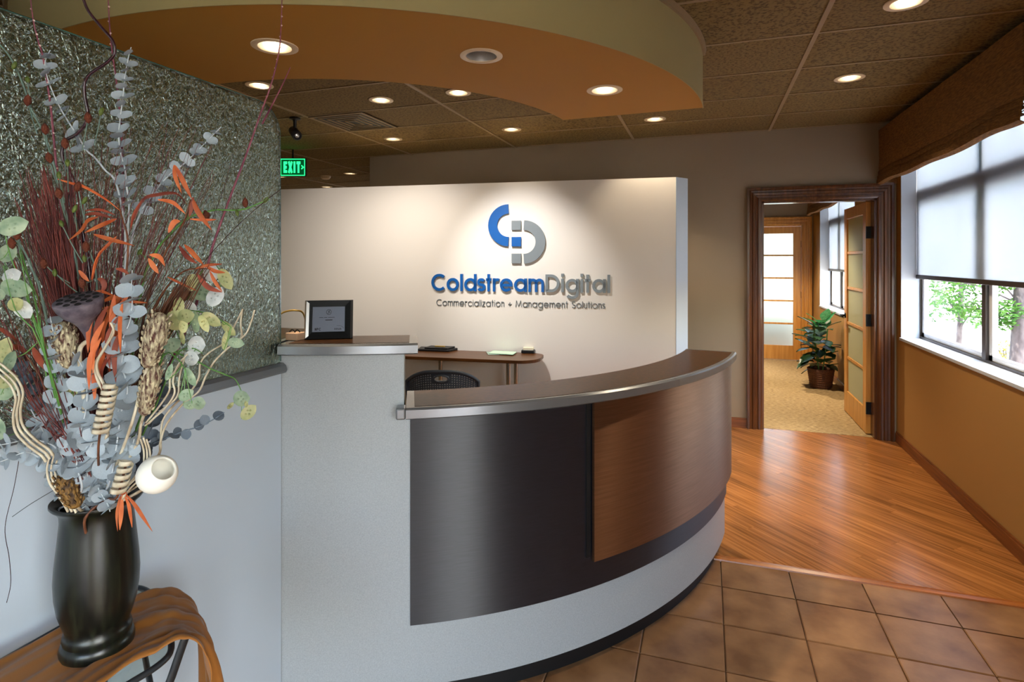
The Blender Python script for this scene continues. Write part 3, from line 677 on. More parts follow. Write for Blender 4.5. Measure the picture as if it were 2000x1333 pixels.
# ------------------------------------------------------------------ stroke lettering (geometric sans)
def arc(cx, cy, r, a0, a1, n=None, ry=None):
    n = n or max(4, int(abs(a1 - a0) / 12)); ry = ry or r
    return [(cx + r * cos(R(a0 + (a1 - a0) * i / n)), cy + ry * sin(R(a0 + (a1 - a0) * i / n))) for i in range(n + 1)]
def glyph(ch, w, X=.76):
    h = w / 2; r = (X - w) / 2; cy = X / 2
    if ch in 'oadegqbp': 
        c = [arc(h + r, cy, r, 0, 360, 28)]; right = h + 2 * r
        if ch == 'o': return c, X
        if ch == 'a': return c + [[(right, 0), (right, X)]], X
        if ch == 'd': return c + [[(right, 0), (right, 1)]], X
        if ch == 'g': return c + [[(right, X), (right, -.06)] + arc(h + r, -.06, r, 0, -150, 12, r * .75)[1:]], X
        if ch == 'e': return [[(h, cy - .01), (right, cy - .01)] + arc(h + r, cy, r, 0, 318, 26)[1:]], X
    if ch == 'c': return [arc(h + r, cy, r, 45, 315, 22)], X * .86
    if ch == 'C': q = (1 - w) / 2; return [arc(h + q, .5, q, 48, 312, 26)], .88
    if ch == 'D': q = (1 - w) / 2; return [[(h, h), (h, 1 - h), (h + .24, 1 - h)] + arc(h + .24, .5, q, 90, -90, 18)[1:] + [(h, h), (h, h + .05)]], h + .24 + q + h
    if ch == 'l': return [[(h, 0), (h, 1)]], w
    if ch == 'i': return [[(h, 0), (h, X)], [(h, .88), (h, .88 + w * 1.1)]], w
    if ch == 't': return [[(.16, 0), (.16, 1)], [(0, X - h), (.32, X - h)]], .32
    if ch == 'r': return [[(h, 0), (h, X)], [(h, X * .55)] + arc(h + .2, X - h - .2, .2, 170, 62, 8)], .34
    if ch == 's':
        q = (X - w) / 4; return [arc(.2, X - h - q, .17, 25, 250, 14, q) + arc(.2, h + q, .185, 80, -155, 14, q)], .4
    if ch == 'S':
        q = (1 - w) / 4; return [arc(.27, 1 - h - q, .22, 25, 250, 14, q) + arc(.27, h + q, .25, 80, -155, 14, q)], .54
    if ch in 'nm':
        q = .19; out = [[(h, 0), (h, X)]]; x = h
        for k in range(1 if ch == 'n' else 2): out.append([(x, X - h - q - .05)] + arc(x + q, X - h - q, q, 180, 0, 12) + [(x + 2 * q, 0)]); x += 2 * q
        return out, x + h
    if ch == 'u': q = .19; return [[(h, X)] + arc(h + q, h + q, q, 180, 360, 12), [(h + 2 * q, X), (h + 2 * q, 0)]], 2 * q + w
    if ch == 'z': return [[(.02, X - h), (.42, X - h), (.02, h), (.44, h)]], .46
    if ch == 'M': return [[(h, 0), (h + .12, 1 - h), (.5, .1), (1 - h - .12, 1 - h), (1 - h, 0)]], 1.0
    if ch == '+': return [[(.0, .4), (.56, .4)], [(.28, .12), (.28, .68)]], .56
    if ch == 'E': return [[(.48, h), (h, h), (h, 1 - h), (.48, 1 - h)], [(h, .5), (.43, .5)]], .48
    if ch == 'X': return [[(h * .6, 0), (.58 - h * .6, 1)], [(h * .6, 1), (.58 - h * .6, 0)]], .58
    if ch == 'I': return [[(h, 0), (h, 1)]], w
    if ch == 'T': return [[(0, 1 - h), (.54, 1 - h)], [(.27, 0), (.27, 1)]], .54
    if ch == 'N': return [[(h, 0), (h, 1)], [(h, 1), (.6 - h, 0)], [(.6 - h, 0), (.6 - h, 1)]], .6
    if ch == 'P': return [[(h, 0), (h, 1 - h), (.3, 1 - h)] + arc(.3, .72, .28 - h, 90, -90, 10) + [(h, .44 + h)]], .55
    if ch == 'R': return [[(h, 0), (h, 1 - h), (.3, 1 - h)] + arc(.3, .72, .28 - h, 90, -90, 10) + [(h, .44 + h)], [(.28, .48), (.52, 0)]], .55
    return [], .34
def ribbon(mb, pts, w, d, F):                   # flat stroke of width w, depth d ; F maps (x, y, depth) to world
    P = [V((p[0], p[1])) for p in pts]; n = len(P); closed = (P[0] - P[-1]).length < 1e-6
    L_, R_ = [], []
    for i in range(n):
        a = P[i - 1] if i else (P[-2] if closed else P[i]); b = P[i + 1] if i < n - 1 else (P[1] if closed else P[i])
        d1 = (P[i] - a).normalized() if (P[i] - a).length > 1e-9 else (b - P[i]).normalized()
        d2 = (b - P[i]).normalized() if (b - P[i]).length > 1e-9 else d1
        t_ = (d1 + d2); t_ = t_.normalized() if t_.length > .2 else d2
        nn = V((-t_.y, t_.x)); s_ = min(2.2, 1 / max(.3, nn.dot(V((-d1.y, d1.x))))) * w / 2
        L_.append(P[i] + nn * s_); R_.append(P[i] - nn * s_)
    vs = []; fs = []
    for l, r in zip(L_, R_): vs += [F(l.x, l.y, d), F(r.x, r.y, d), F(r.x, r.y, 0), F(l.x, l.y, 0)]
    for i in range(n - 1):
        for j in range(4): fs.append((i * 4 + j, i * 4 + (j + 1) % 4, i * 4 + 4 + (j + 1) % 4, i * 4 + 4 + j))
    if not closed: fs += [(0, 1, 2, 3), (n * 4 - 1, n * 4 - 2, n * 4 - 3, n * 4 - 4)]
    mb.add(vs, fs)
def layout(text, w, gap, X=.76):
    x = 0; out = []
    for ch in text:
        g, adv = glyph(ch, w, X)
        if g: out.append((ch, x, g))
        x += adv + gap
    return out, x - gap
def write(text, w, gap, F, width, depth, parent, mats, X=.76, height=None, name='letter'):
    lay, tot = layout(text, w, gap, X); s = width / tot; sy = height or s
    for k, (ch, x, g) in enumerate(lay):
        mb = MB()
        for st in g: ribbon(mb, [(p[0] + x, p[1]) for p in st], w, depth, lambda a, b, c: F(a * s, b * sy, c))
        mb.build(name, mats(k, ch), parent)
def on_wall(u, v):                              # photo direction -> (along, z) on the lettered wall
    k = (u - 1000) / 1120; dx, dy = -SA + CA * k, CA + SA * k
    d = (WA.x * WN.x + WA.y * WN.y) / (dx * WN.x + dy * WN.y)
    p = V((dx * d, dy * d, 0)) - WA; return p.dot(WD), EYE - (v - 508) / 1120 * d
sg = thing('wall_sign', 'blue and grey raised company name and emblem on the pale wall', 'sign', tuple(WA + WD * -1.6 + WN * .005 + V((0, 0, 1.5))))
def FW(s0, z0, off=.003):
    def F(a, b, c): q = WA + WD * (s0 + a) + WN * (off + c); return V((q.x, q.y, z0 + b))
    return F
s0, zb = on_wall(844, 568); s1, _ = on_wall(1192, 570); _, zt = on_wall(844, 535)
write('ColdstreamDigital', .155, .095, FW(s0, zb), s1 - s0, .02, sg, lambda k, c: MT['blue'] if k < 10 else MT['grey'], height=(zt - zb))
s0, zb = on_wall(853, 597); s1, _ = on_wall(1182, 601); _, zt = on_wall(853, 584.5)
lt, tw = layout('Commercialization', .085, .14); 
write('Commercialization + Management Solutions', .085, .14, FW(s0, zb), s1 - s0, .006, sg, lambda k, c: MT['grey_dark'], height=(zt - zb))
def half_ring(cx, v, r_out, r_in, a0, a1, m, nm, px=1):
    sc, zc = on_wall(cx, v); s2, _ = on_wall(cx + 40, v); pu = (s2 - sc) / 40; _, z2 = on_wall(cx, v + 40); pv = (zc - z2) / 40
    F = FW(sc, zc); mb = MB(); rm = (r_out + r_in) / 2
    ribbon(mb, arc(0, 0, rm * (pu + pv) / 2, a0, a1, 24), (r_out - r_in) * (pu + pv) / 2, .02, F); mb.build(nm, m, sg)
half_ring(994, 440.5, 40.5, 22.5, 90, 270, MT['blue'], 'emblem_crescent')
half_ring(1024, 473, 42, 23, 90, -90, MT['grey'], 'emblem_crescent')
for (v0, v1, m) in ((431, 450, 'grey'), (463, 482, 'blue'), (495.5, 515, 'grey')):
    sa_, za = on_wall(1000, v1); sb_, zb_ = on_wall(1018.5, v0); F = FW(0, 0); mb = MB()
    ribbon(mb, [(sa_, (za + zb_) / 2), (sb_, (za + zb_) / 2)], zb_ - za, .02, F); mb.build('emblem_square', MT[m], sg, bevel=.003)
# ------------------------------------------------------------------ ceiling fittings
vx0, vx1, vy0, vy1 = VENT
vent = thing('air_vent', 'square dark ceiling air diffuser with nested louvres beside the curved soffit', 'air vent', ((vx0 + vx1) / 2, (vy0 + vy1) / 2, CEIL))
MB().box(vx0, vx1, vy0, vy1, CEIL - .003, CEIL - .001).build('backing', MT['black'], vent)
for k in range(5):
    e = .004 + .052 * k; w = .02 if k == 0 else .012; a0, a1, b0, b1 = vx0 + e, vx1 - e, vy0 + e, vy1 - e; z0 = CEIL - .009; z1 = CEIL - .0035; mb = MB()
    mb.box(a0, a1, b0, b0 + w, z0, z1); mb.box(a0, a1, b1 - w, b1, z0, z1); mb.box(a0, a0 + w, b0 + w, b1 - w, z0, z1); mb.box(a1 - w, a1, b0 + w, b1 - w, z0, z1)
    mb.build('louvre', MT['tbar'], vent)
cp = at(576, 233, 4.88); cp.z = CEIL
sc_ = thing('security_camera', 'small black bullet camera hanging from the ceiling above the exit sign', 'camera', tuple(cp))
MB().lathe([(.045, 0), (.045, -.012), (.02, -.02), (.014, -.03), (.014, -.12)], cp, 16).build('mount', MT['black'], sc_, smooth=True, ang=40)
b0 = at(574, 257, 4.9); b1 = at(586, 273, 4.72)
mb = MB(); ax = (b1 - b0).normalized(); mb.lathe([(.0, -.03), (.036, -.03), (.04, -.02), (.04, .13), (.034, .14), (.03, .125), (0, .125)], b0, 20, ax); mb.build('body', MT['black'], sc_, smooth=True, ang=40)
cam_body = [o for o in sc_.children if o.name.startswith('body')][0]
MB().lathe([(.018, .126), (.018, .133), (0, .136)], b0, 14, ax).build('lens', MT['silver'], cam_body, smooth=True)
ep = at(572, 327, 6.3)
ex = thing('exit_sign', 'glowing green EXIT sign hanging from the ceiling by the glass screen corner', 'sign', (ep.x, ep.y, ep.z - .1))
er = V((CA, SA, 0)); en = V((SA, -CA, 0))
def FE(off=0, x0=0., z0=0.):
    def F(a, b, c): q = ep + er * (a + x0) + en * (c + off); return V((q.x, q.y, q.z + b + z0))
    return F
def plate(F, x0, x1, z0, z1, d): mb = MB(); return mb.add([F(x, z, c) for c in (0, d) for z in (z0, z1) for x in (x0, x1)], [(0, 2, 3, 1), (4, 5, 7, 6), (0, 1, 5, 4), (2, 6, 7, 3), (0, 4, 6, 2), (1, 3, 7, 5)])
plate(FE(-.03), -.142, .142, -.1, .1, .03).build('housing', MT['black'], ex)
plate(FE(.001), -.135, .135, -.093, .093, .003).build('face', MT['exit_face'], ex)
for q in ((-.135, .135, -.093, -.085), (-.135, .135, .085, .093), (-.135, -.127, -.085, .085), (.127, .135, -.085, .085)): plate(FE(.004), *q, .003).build('border', MT['exit_green'], ex)
write('EXIT', .24, .16, FE(.004, -.1, -.062), .185, .003, ex, lambda k, c: MT['exit_green'], height=.125)
mb = MB(); ribbon(mb, [(.095, .02), (.117, 0), (.095, -.02)], .012, .003, FE(.004)); mb.build('arrow', MT['exit_green'], ex)
MB().tube([(ep.x, ep.y, ep.z + .1), (ep.x, ep.y, CEIL + .003)], .01, 8).build('stem', MT['black'], ex)
sp = V((-5.198, 6.962, CEIL))
sdt = thing('smoke_detector', 'small pale smoke detector on the corridor ceiling right of the exit sign', 'smoke detector', tuple(sp))
MB().lathe([(.07, 0.003), (.07, -.02), (.05, -.045), (0, -.05)], sp, 20).build('cover', MT['trim_ring'], sdt, smooth=True, ang=40)

# ------------------------------------------------------------------ things on the pillar cap
ZC = 1.3105
bl = at(597, 667, 2.07); br = at(684, 662.5, 2.105); bl.z = br.z = ZC
pr_ = (br - bl).normalized(); W_ = (br - bl).length; pn_ = V((pr_.y, -pr_.x, 0)); up = (V((0, 0, 1)) - pn_ * .28).normalized(); pf = pr_.cross(up).normalized()
if pf.dot(pn_) < 0: pf = -pf
pq = thing('plaque', 'black framed silver award plaque standing on the pillar cap', 'plaque', tuple((bl + br) / 2))
def FP(off=0.):
    def F(a, b, c): return bl + pr_ * a + up * b + pf * (off + c) + V((0, 0, .0025))
    return F
PH = .142; F = FP()
o_ = [(0, 0), (W_, 0), (W_, PH), (0, PH)]; i_ = [(.02, .026), (W_ - .02, .026), (W_ - .02, PH - .022), (.02, PH - .022)]; b_ = [(-.008, -.0), (W_ + .008, -.0), (W_ + .008, PH + .006), (-.008, PH + .006)]
nm = ('bottom_bar', 'right_bar', 'top_bar', 'left_bar')
for i in range(4):
    j = (i + 1) % 4; mb = MB()
    mb.add([F(*o_[i], 0), F(*o_[j], 0), F(*i_[j], -.004), F(*i_[i], -.004), F(*b_[i], -.024), F(*b_[j], -.024), F(*i_[j], -.024), F(*i_[i], -.024)],
           [(0, 1, 2, 3), (4, 5, 1, 0), (3, 2, 6, 7), (7, 6, 5, 4), (0, 3, 7, 4), (1, 5, 6, 2)]); mb.build('frame_bar', MT['frame_black'], pq)
mb = MB().add([F(-.001, .004, .0008), F(.009, .012, -.0008), F(.009, PH - .01, -.0008), F(-.001, PH - .002, .0008), F(-.009, 0.002, -.022), F(-.009, PH + .004, -.022)], [(0, 1, 2, 3), (4, 0, 3, 5)]); mb.build('left_highlight_edge', MT['silver'], pq)
plate(FP(-.012), .019, W_ - .019, .025, PH - .021, .003).build('plate', MT['plate'], pq)
def mark(pts, w): mb = MB(); ribbon(mb, pts, w, .0004, FP(-.0088)); mb.build('print', MT['ink'], pq)
cx_ = W_ * .5
mark([(cx_ + .0085 * cos(a), PH - .042 + .0095 * sin(a)) for a in [2 * pi * k / 24 for k in range(25)]], .0014)
mark([(cx_ - .004, PH - .05), (cx_ + .004, PH - .034)], .0015); mark([(cx_ - .003, PH - .036), (cx_ + .001, PH - .038), (cx_ - .002, PH - .042)], .0013); mark([(cx_ + .001, PH - .046), (cx_ + .005, PH - .042)], .0015)
lx = .052
for x0, x1 in ((.044, .058), (.061, .072), (.075, .098)): mark([(x0, PH - .062), (x1, PH - .062)], .0016)
mark([(cx_ - .012, PH - .0715), (cx_ + .013, PH - .0715)], .003)
write('NPC', .22, .12, lambda a, b, c: FP(-.0088)(a + .029, b + .032, c), .022, .0004, pq, lambda k, c: MT['ink'], height=.0095, name='print')
write('nnus', .16, .14, lambda a, b, c: FP(-.0088)(a + .098, b + .033, c), .024, .0004, pq, lambda k, c: MT['ink'], height=.0085, name='print')
mark([(.108 + .022 * cos(R(a)), .038 + .011 * sin(R(a))) for a in range(0, 100, 12)], .0009)
stp = (bl + br) / 2 - pn_ * .05; mb = MB()
mb.add([F(W_ * .42, .1, -.025), F(W_ * .58, .1, -.025), stp + pr_ * .02 - pn_ * .03 + V((0, 0, .001)), stp - pr_ * .02 - pn_ * .03 + V((0, 0, .001)), F(W_ * .42, .1, -.028), F(W_ * .58, .1, -.028), stp + pr_ * .02 - pn_ * .034 + V((0, 0, .001)), stp - pr_ * .02 - pn_ * .034 + V((0, 0, .001))],
       [(0, 1, 2, 3), (7, 6, 5, 4), (0, 4, 5, 1), (1, 5, 6, 2), (2, 6, 7, 3), (3, 7, 4, 0)]); mb.build('easel_back', MT['black'], pq)
bx_ = at(569, 664, 2.06); bx_.z = ZC
cb = thing('card_box', 'small beige card box with black clips beside the plaque', 'box', tuple(bx_))
MB().box(bx_.x - .026, bx_.x + .026, bx_.y, bx_.y + .05, ZC, ZC + .026).build('box', MT['cardboard'], cb, bevel=.002)
for dx in (-.014, .008): MB().tube(spline([V((bx_.x + dx - .01, bx_.y + .02, ZC + .027)), V((bx_.x + dx, bx_.y + .022, ZC + .036)), V((bx_.x + dx + .013, bx_.y + .02, ZC + .029))], 4), .0025, 5).build('clip', MT['black'], cb)
cd = [at(548, 614, 2.22), at(562, 608, 2.22), at(578, 607, 2.22), at(592, 612, 2.24), at(600, 640, 2.26), at(602, 659, 2.27)]; cd[-1].z = ZC + .003
c0 = [at(520, 655, 2.2), at(530, 632, 2.2)]; c0[0].z = ZC + .003
co = MB().tube(spline(c0 + cd, 6), .0035, 6).build('cord', MT['brass'], smooth=True); tag(co, 'thin brass coloured cord arching up behind the black plaque', 'cord')

# ------------------------------------------------------------------ table at the lettered wall, its things, chair
def on_table(s, dn, z): q = WA + WD * s + WN * dn; return V((q.x, q.y, z))
sR = on_wall(1070, 690)[0] - .02; sL = sR - 2.1
tp = thing('side_table', 'narrow brown side table with rounded end along the lettered wall', 'table', tuple(on_table((sR + sL) / 2, .22, 0)))
tz = .745
ol = [(sL, .02), (sR - .1, .02)] + [(sR - .1 + .1 * sin(R(a)), .12 - .1 * cos(R(a))) for a in range(15, 91, 15)] + [(sR - .19 + .19 * cos(R(a)), .25 + .19 * sin(R(a))) for a in range(0, 91, 10)] + [(sL, .44)]
mb = MB(); k = len(ol); mb.add([on_table(a, b, tz - .028) for a, b in ol] + [on_table(a, b, tz) for a, b in ol], [tuple(range(k)), tuple(range(2 * k - 1, k - 1, -1))] + [(i, (i + 1) % k, k + (i + 1) % k, k + i) for i in range(k)])
mb.build('top', MT['walnut'], tp, bevel=.004)
for s_, dn in ((sR - .26, .38), (sR - .26, .08), (sR - .98, .1), (sL + .2, .38), (sL + .2, .08)):
    mb = MB(); mb.tube([on_table(s_, dn, .0), on_table(s_, dn, tz - .028)], .021, 12); mb.tube([on_table(s_, dn, .0), on_table(s_, dn, .012)], .04, 12); mb.build('leg', MT['chrome'], tp, smooth=True, ang=40)
def onT(u, v): d = 1120 * (EYE - tz) / (v - 508); q = at(u, v, d); q.z = tz; return q
c = onT(850, 684); fo = thing('document_tray', 'black document tray with small brass clasp on the side table', 'tray', tuple(c))
def local(c, e=WD, n=WN): return lambda a, b, z: c + e * a + n * b + V((0, 0, z))
Ft = local(c)
def slab_at(Ft, poly, z0, z1): mb = MB(); k = len(poly); return mb.add([Ft(a, b, z0) for a, b in poly] + [Ft(a, b, z1) for a, b in poly], [tuple(range(k)), tuple(range(2 * k - 1, k - 1, -1))] + [(i, (i + 1) % k, k + (i + 1) % k, k + i) for i in range(k)])
slab_at(Ft, [(-.17, -.08), (-.14, .1), (.17, .1), (.21, -.04), (.16, -.1), (-.12, -.1)], .001, .02).build('base', MT['black'], fo, bevel=.004)
slab_at(Ft, [(-.06, -.08), (-.08, .075), (.15, .075), (.18, -.05), (.14, -.085)], .021, .034).build('cover', MT['black'], fo, bevel=.004)
slab_at(Ft, [(.0, -.01), (.0, .02), (.1, .02), (.1, -.01)], .0345, .042).build('clasp', MT['brass'], fo, bevel=.003)
c = onT(975, 691)
for k, (rot, m, lb, lab) in enumerate(((.25, 'mint2', 'grey_green', 'grey green paper sheet lying under the mint sheet on the side table'), (-.15, 'mint', '', 'mint green paper sheet, topmost on the side table'))):
    e = V((WD.x * cos(rot) - WD.y * sin(rot), WD.x * sin(rot) + WD.y * cos(rot), 0)); n_ = V((e.y, -e.x, 0))
    o = slab_at(local(c + WD * (.03 * k), e, n_), [(-.12, -.07), (.11, -.08), (.13, .07), (-.1, .08)], .001 + .006 * k, .006 + .006 * k).build('paper_sheet', MT[m]); tag(o, lab, 'paper', 'papers on the side table')
c = onT(1032, 690); nb = thing('note_holder', 'small black holder of cream note cards on the side table', 'note holder', tuple(c)); Ft = local(c)
slab_at(Ft, [(-.06, -.035), (-.06, .04), (.06, .04), (.06, -.035)], .001, .03).build('holder', MT['black'], nb, bevel=.006)
slab_at(Ft, [(-.045, -.025), (-.045, .025), (.045, .025), (.045, -.025)], .03, .052).build('note_cards', MT['paper'], nb)

cc = at(870, 800, 4.05); cc.z = 0
ch = thing('office_chair', 'charcoal perforated plastic chair showing its back behind the counter', 'chair', tuple(cc))
cr, cf = V((CA, SA, 0)), V((-SA, CA, 0))                   # chair faces away from the viewer
def FC(a, b, z): return cc + cr * a + cf * b + V((0, 0, z))
def back_pt(s, t, off=0):                                # s -1..1 across, t 0..1 up
    hw = .245 - .02 * (1 - t); z = .44 + .42 * t; 
    if abs(s) > 0: z -= max(0, t - .3) * .115 * abs(s) ** 3
    return FC(s * hw, -.2 - .05 * t + .07 * (s * s) + off, z)
def back_sheet(off):
    mb = MB(); nx, nz = 30, 26
    for i in range(nx):
        for j in range(nz):
            s0, s1 = -1 + 2 * i / nx, -1 + 2 * (i + 1) / nx; t0, t1 = j / nz, (j + 1) / nz; sm, tm = (s0 + s1) / 2, (t0 + t1) / 2
            if abs(sm) < .2 and .83 < tm < .93 and (abs(sm) < .17 or .85 < tm < .92): continue
            P = [back_pt(s0, t0, off), back_pt(s1, t0, off), back_pt(s1, t1, off), back_pt(s0, t1, off)]
            if i in (0, nx - 1) or j in (0, nz - 1) or tm > .95 or abs(sm) < .24 and .8 < tm < .95: mb.add(P, [(0, 1, 2, 3)]); continue
            w = (s1 - s0) * .3; h = (t1 - t0) * .3
            k = .25 if (i + j) % 2 else -.0
            Q = [back_pt(sm, tm - h, off), back_pt(sm + w, tm, off), back_pt(sm, tm + h, off), back_pt(sm - w, tm, off)]
            mb.add(P + Q, [(0, 1, 5, 4), (1, 2, 6, 5), (2, 3, 7, 6), (3, 0, 4, 7)])
    return mb
mb = back_sheet(0); o = mb.build('backrest', MT['chair'], ch, fixn=False); md = o.modifiers.new('thickness', 'SOLIDIFY'); md.thickness = .012
rimp = [back_pt(-1 + 2 * k / 24, 1) for k in range(25)]; MB().tube([back_pt(-1, t / 10) for t in range(11)] + rimp[1:-1] + [back_pt(1, 1 - t / 10) for t in range(11)], .011, 8).build('back_rim', MT['chair'], ch, smooth=True)
MB().tube([back_pt(.2 * cos(2 * pi * k / 20), .88 + .055 * sin(2 * pi * k / 20)) for k in range(21)], .006, 6).build('grip_rim', MT['chair'], ch, smooth=True)
rows = [[FC(-.22 + .44 * i / 8, -.2 + .42 * j / 8, .44 - .02 * sin(pi * j / 8) + .015 * abs(-1 + i / 4) ** 2) for i in range(9)] for j in range(9)]
o = MB().grid(rows).build('seat', MT['chair'], ch, smooth=True); md = o.modifiers.new('thickness', 'SOLIDIFY'); md.thickness = .02
for sx in (-1, 1):
    for sy in (-1, 1): MB().tube([FC(.24 * sx, .22 * sy, 0), FC(.2 * sx, .17 * sy, .42)], .011, 8).build('leg', MT['chrome'], ch, smooth=True)

# ------------------------------------------------------------------ potted plant in the far room
rg = random.Random(11)
pb = at(1603, 757, 7.15); pb.z = .008
pl = thing('potted_plant', 'leafy dark green plant in a brown wicker basket in the far room', 'plant', tuple(pb))
MB().lathe([(.112, 0), (.118, .01), (.148, .2), (.155, .235), (.148, .245), (.138, .235), (.135, .2), (0, .2)], pb, 28).build('basket', MT['basket'], pl, smooth=True, ang=50)
for k in range(8): 
    z = .02 + k * .026; r = .119 + .032 * z / .24; MB().lathe([(r, z), (r + .006, z + .006), (r + .006, z + .014), (r, z + .02)], pb, 28, cap=False).build('weave_band', MT['basket'], pl, smooth=True)
MB().lathe([(.134, .2), (.06, .215), (0, .218)], pb, 20).build('soil', MT['soil'], pl)
lv = MB(); rows = []
for i, w in enumerate((.012, .5, .92, 1.0, .8, .45, .03)):
    x = i / 6; rows.append([(x, -w * .34, .02 - .2 * x * x), (x, 0, -.03 - .2 * x * x), (x, w * .34, .02 - .2 * x * x)])
lvm = [lv.grid(rows).mesh('leaf', MT[m], smooth=True) for m in ('plant_leaf', 'plant_leaf2')]
for k in range(5):
    a = rg.random() * 6.28; MB().tube(spline([pb + V((.02 * cos(a), .02 * sin(a), .2)), pb + V((.05 * cos(a), .05 * sin(a), .42)), pb + V((.08 * cos(a), .08 * sin(a), .66 + .04 * k))], 4), .008, 5).build('stem', MT['green_stem'], pl)
for k in range(74):
    h = (k + .5) / 74; z = .26 + .58 * h; a = k * 2.4 + rg.uniform(-.8, .8); rad = (.05 + .11 * sin(pi * min(1, h * .8 + .22))) * rg.uniform(.35, 1.0)
    L_ = rg.uniform(.16, .25) * (1.1 - .25 * h); el = rg.uniform(-.55, .55) + .6 * h
    x = V((cos(a) * cos(el), sin(a) * cos(el), sin(el))); y = V((-sin(a), cos(a), 0)); zz = x.cross(y)
    mw = M4((( x.x * L_, y.x * L_, zz.x * L_, pb.x + rad * cos(a)), (x.y * L_, y.y * L_, zz.y * L_, pb.y + rad * sin(a)), (x.z * L_, y.z * L_, zz.z * L_, pb.z + z), (0, 0, 0, 1)))
    tip = mw @ V((1, 0, 0))
    if tip.x > RIGHT - .02: continue
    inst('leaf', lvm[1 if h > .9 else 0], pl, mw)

# ------------------------------------------------------------------ outside: ground, trees, shrub, added dark wall
struct('ground', MB().box(RIGHT + .25, 60, -40, 80, -.5, -.25), MT['ground'])
struct('ground_rear', MB().box(-40, RIGHT + .25, 12.3, 80, -.5, -.25), MT['ground'])
struct('added_low_wall', MB().box(-3, 1.7, 11.6, 11.8, -.25, .62), MT['added_wall'])  # invented low wall, darkens the far door's lower frosted panes
def clump(mb, c, r, n, s, rg, fl=.6):
    for _ in range(n):
        while True:
            p = V((rg.uniform(-1, 1), rg.uniform(-1, 1), rg.uniform(-1, 1)))
            if p.length < 1: break
        p = V((p.x * r, p.y * r, p.z * r * fl)) + c
        d = V((rg.uniform(-1, 1), rg.uniform(-1, 1), rg.uniform(-.4, .6))).normalized(); e = d.cross(V((rg.uniform(-1, 1), rg.uniform(-1, 1), 1))).normalized()
        q = s * rg.uniform(.6, 1.3); mb.add([p - e * q * .0, p + d * q + e * q * .45, p + d * 2 * q, p + d * q - e * q * .45], [(0, 1, 2, 3)])
def tree(base, h, label, limbs, seed, s=.06, tr=.15):
    rg = random.Random(seed); base = V(base)
    t = thing('tree', label, 'tree', tuple(base), 'trees outside the window')
    MB().tube(spline([base, base + V((.05, 0, h * .35)), base + V((-.05, .05, h * .7)), base + V((0, 0, h))], 5), [tr * (1 - .73 * i / 15) for i in range(16)], 10).build('trunk', MT['bark'], t, smooth=True)
    fo = MB()
    for dx, dy, z, r, n in limbs:
        e = base + V((dx, dy, z)); MB().tube(spline([base + V((0, 0, max(.3, z - .35))), base + V((dx * .5, dy * .5, z - .05)), e], 4), [.018 - .012 * i / 8 for i in range(9)], 6).build('branch', MT['bark'], t, smooth=True)
        clump(fo, e, r, n, s, rg); clump(fo, base + V((dx * .6, dy * .6, z)), r * .7, n // 2, s, rg)
    fo.build('foliage', MT['tree_leaf'], t, fixn=False)['kind'] = 'stuff'
def groundpt(u, d): q = at(u, 508, d); q.z = -.25; return q
tree(groundpt(1992, 9.0), 5.5, 'thick pale trunk tree with drooping branches outside the window', [(-.35, -.1, 1.05, .35, 240), (-.42, .1, 1.5, .4, 240), (-.28, 0, .85, .22, 110), (-.9, .3, 1.1, .55, 260), (-.6, .9, 1.75, .6, 260), (-1.2, .0, 1.5, .5, 200), (.6, .5, 1.6, .6, 200), (-.3, -.6, 2.3, .8, 300), (.2, .4, 3.4, 1.2, 700), (-.7, .1, 4.3, 1.2, 700)], 5, .05)
tree(groundpt(1872, 11.6), 4.5, 'slender tree with light green leaves outside, left of the mullion', [(-.2, .2, 1.0, .5, 260), (.3, .0, 1.5, .5, 260), (-.4, .4, 1.9, .55, 260), (.2, -.3, .75, .4, 160), (.1, .1, 2.8, 1.0, 600), (0, .2, 3.9, 1.1, 700)], 6, .05, .055)
tree(groundpt(1935, 18), 6.5, 'taller hazy tree standing farther off beyond the other two', [(-.8, .3, 1.6, .9, 300), (.9, .3, 2.2, .9, 300), (.0, .5, 3.4, 1.4, 600), (0, 0, 5, 1.6, 800)], 8, .09)
sb = groundpt(1966, 10.2); sh = thing('shrub', 'round yellow shrub on the pale ground outside the window', 'shrub', tuple(sb))
rgs = random.Random(4); mb = MB(); clump(mb, sb + V((0, 0, .2)), .24, 420, .03, rgs, .85); mb.build('foliage', MT['shrub_leaf'], sh, fixn=False)['kind'] = 'stuff'
for k in range(5): a = k * 1.3; MB().tube([sb, sb + V((.12 * cos(a), .12 * sin(a), .25))], .008, 5).build('stem', MT['bark'], sh)

# ------------------------------------------------------------------ console table, cloth, vase
TZ = .785
tcx, tcy, trr = -1.21, .875, .155
ct = thing('console_table', 'narrow glass console table with a dark iron rim against the low wall', 'table', (tcx, tcy - .3, 0))
def outline(k, z):
    q = spline([(-1.365, .1, 0), (-1.366, .5, 0), (-1.366, .9, 0), (-1.362, 1.03, 0), (-1.34, 1.06, 0), (-1.25, 1.034, 0), (-1.15, .972, 0), (-1.07, .915, 0), (-1.052, .87, 0), (-1.062, .8, 0), (-1.07, .7, 0), (-1.06, .35, 0), (-1.06, .1, 0)], 4)
    c = V((-1.21, .55, 0)); return [V((c.x + (p.x - c.x) * k, c.y + (p.y - c.y) * k, z)) for p in q]
MB().prism([(p.x, p.y) for p in outline(.99, 0)][::-1], TZ - .012, TZ - .004).build('glass_top', MT['table_glass'], ct)
rim_ = outline(1, TZ - .007); MB().tube(rim_ + [rim_[0]], .0065, 8).build('rim', MT['iron'], ct, smooth=True)
rim_ = outline(.9, TZ - .08); MB().tube(rim_ + [rim_[0]], .006, 8, flat=2.2).build('lower_ring', MT['iron'], ct, smooth=True)
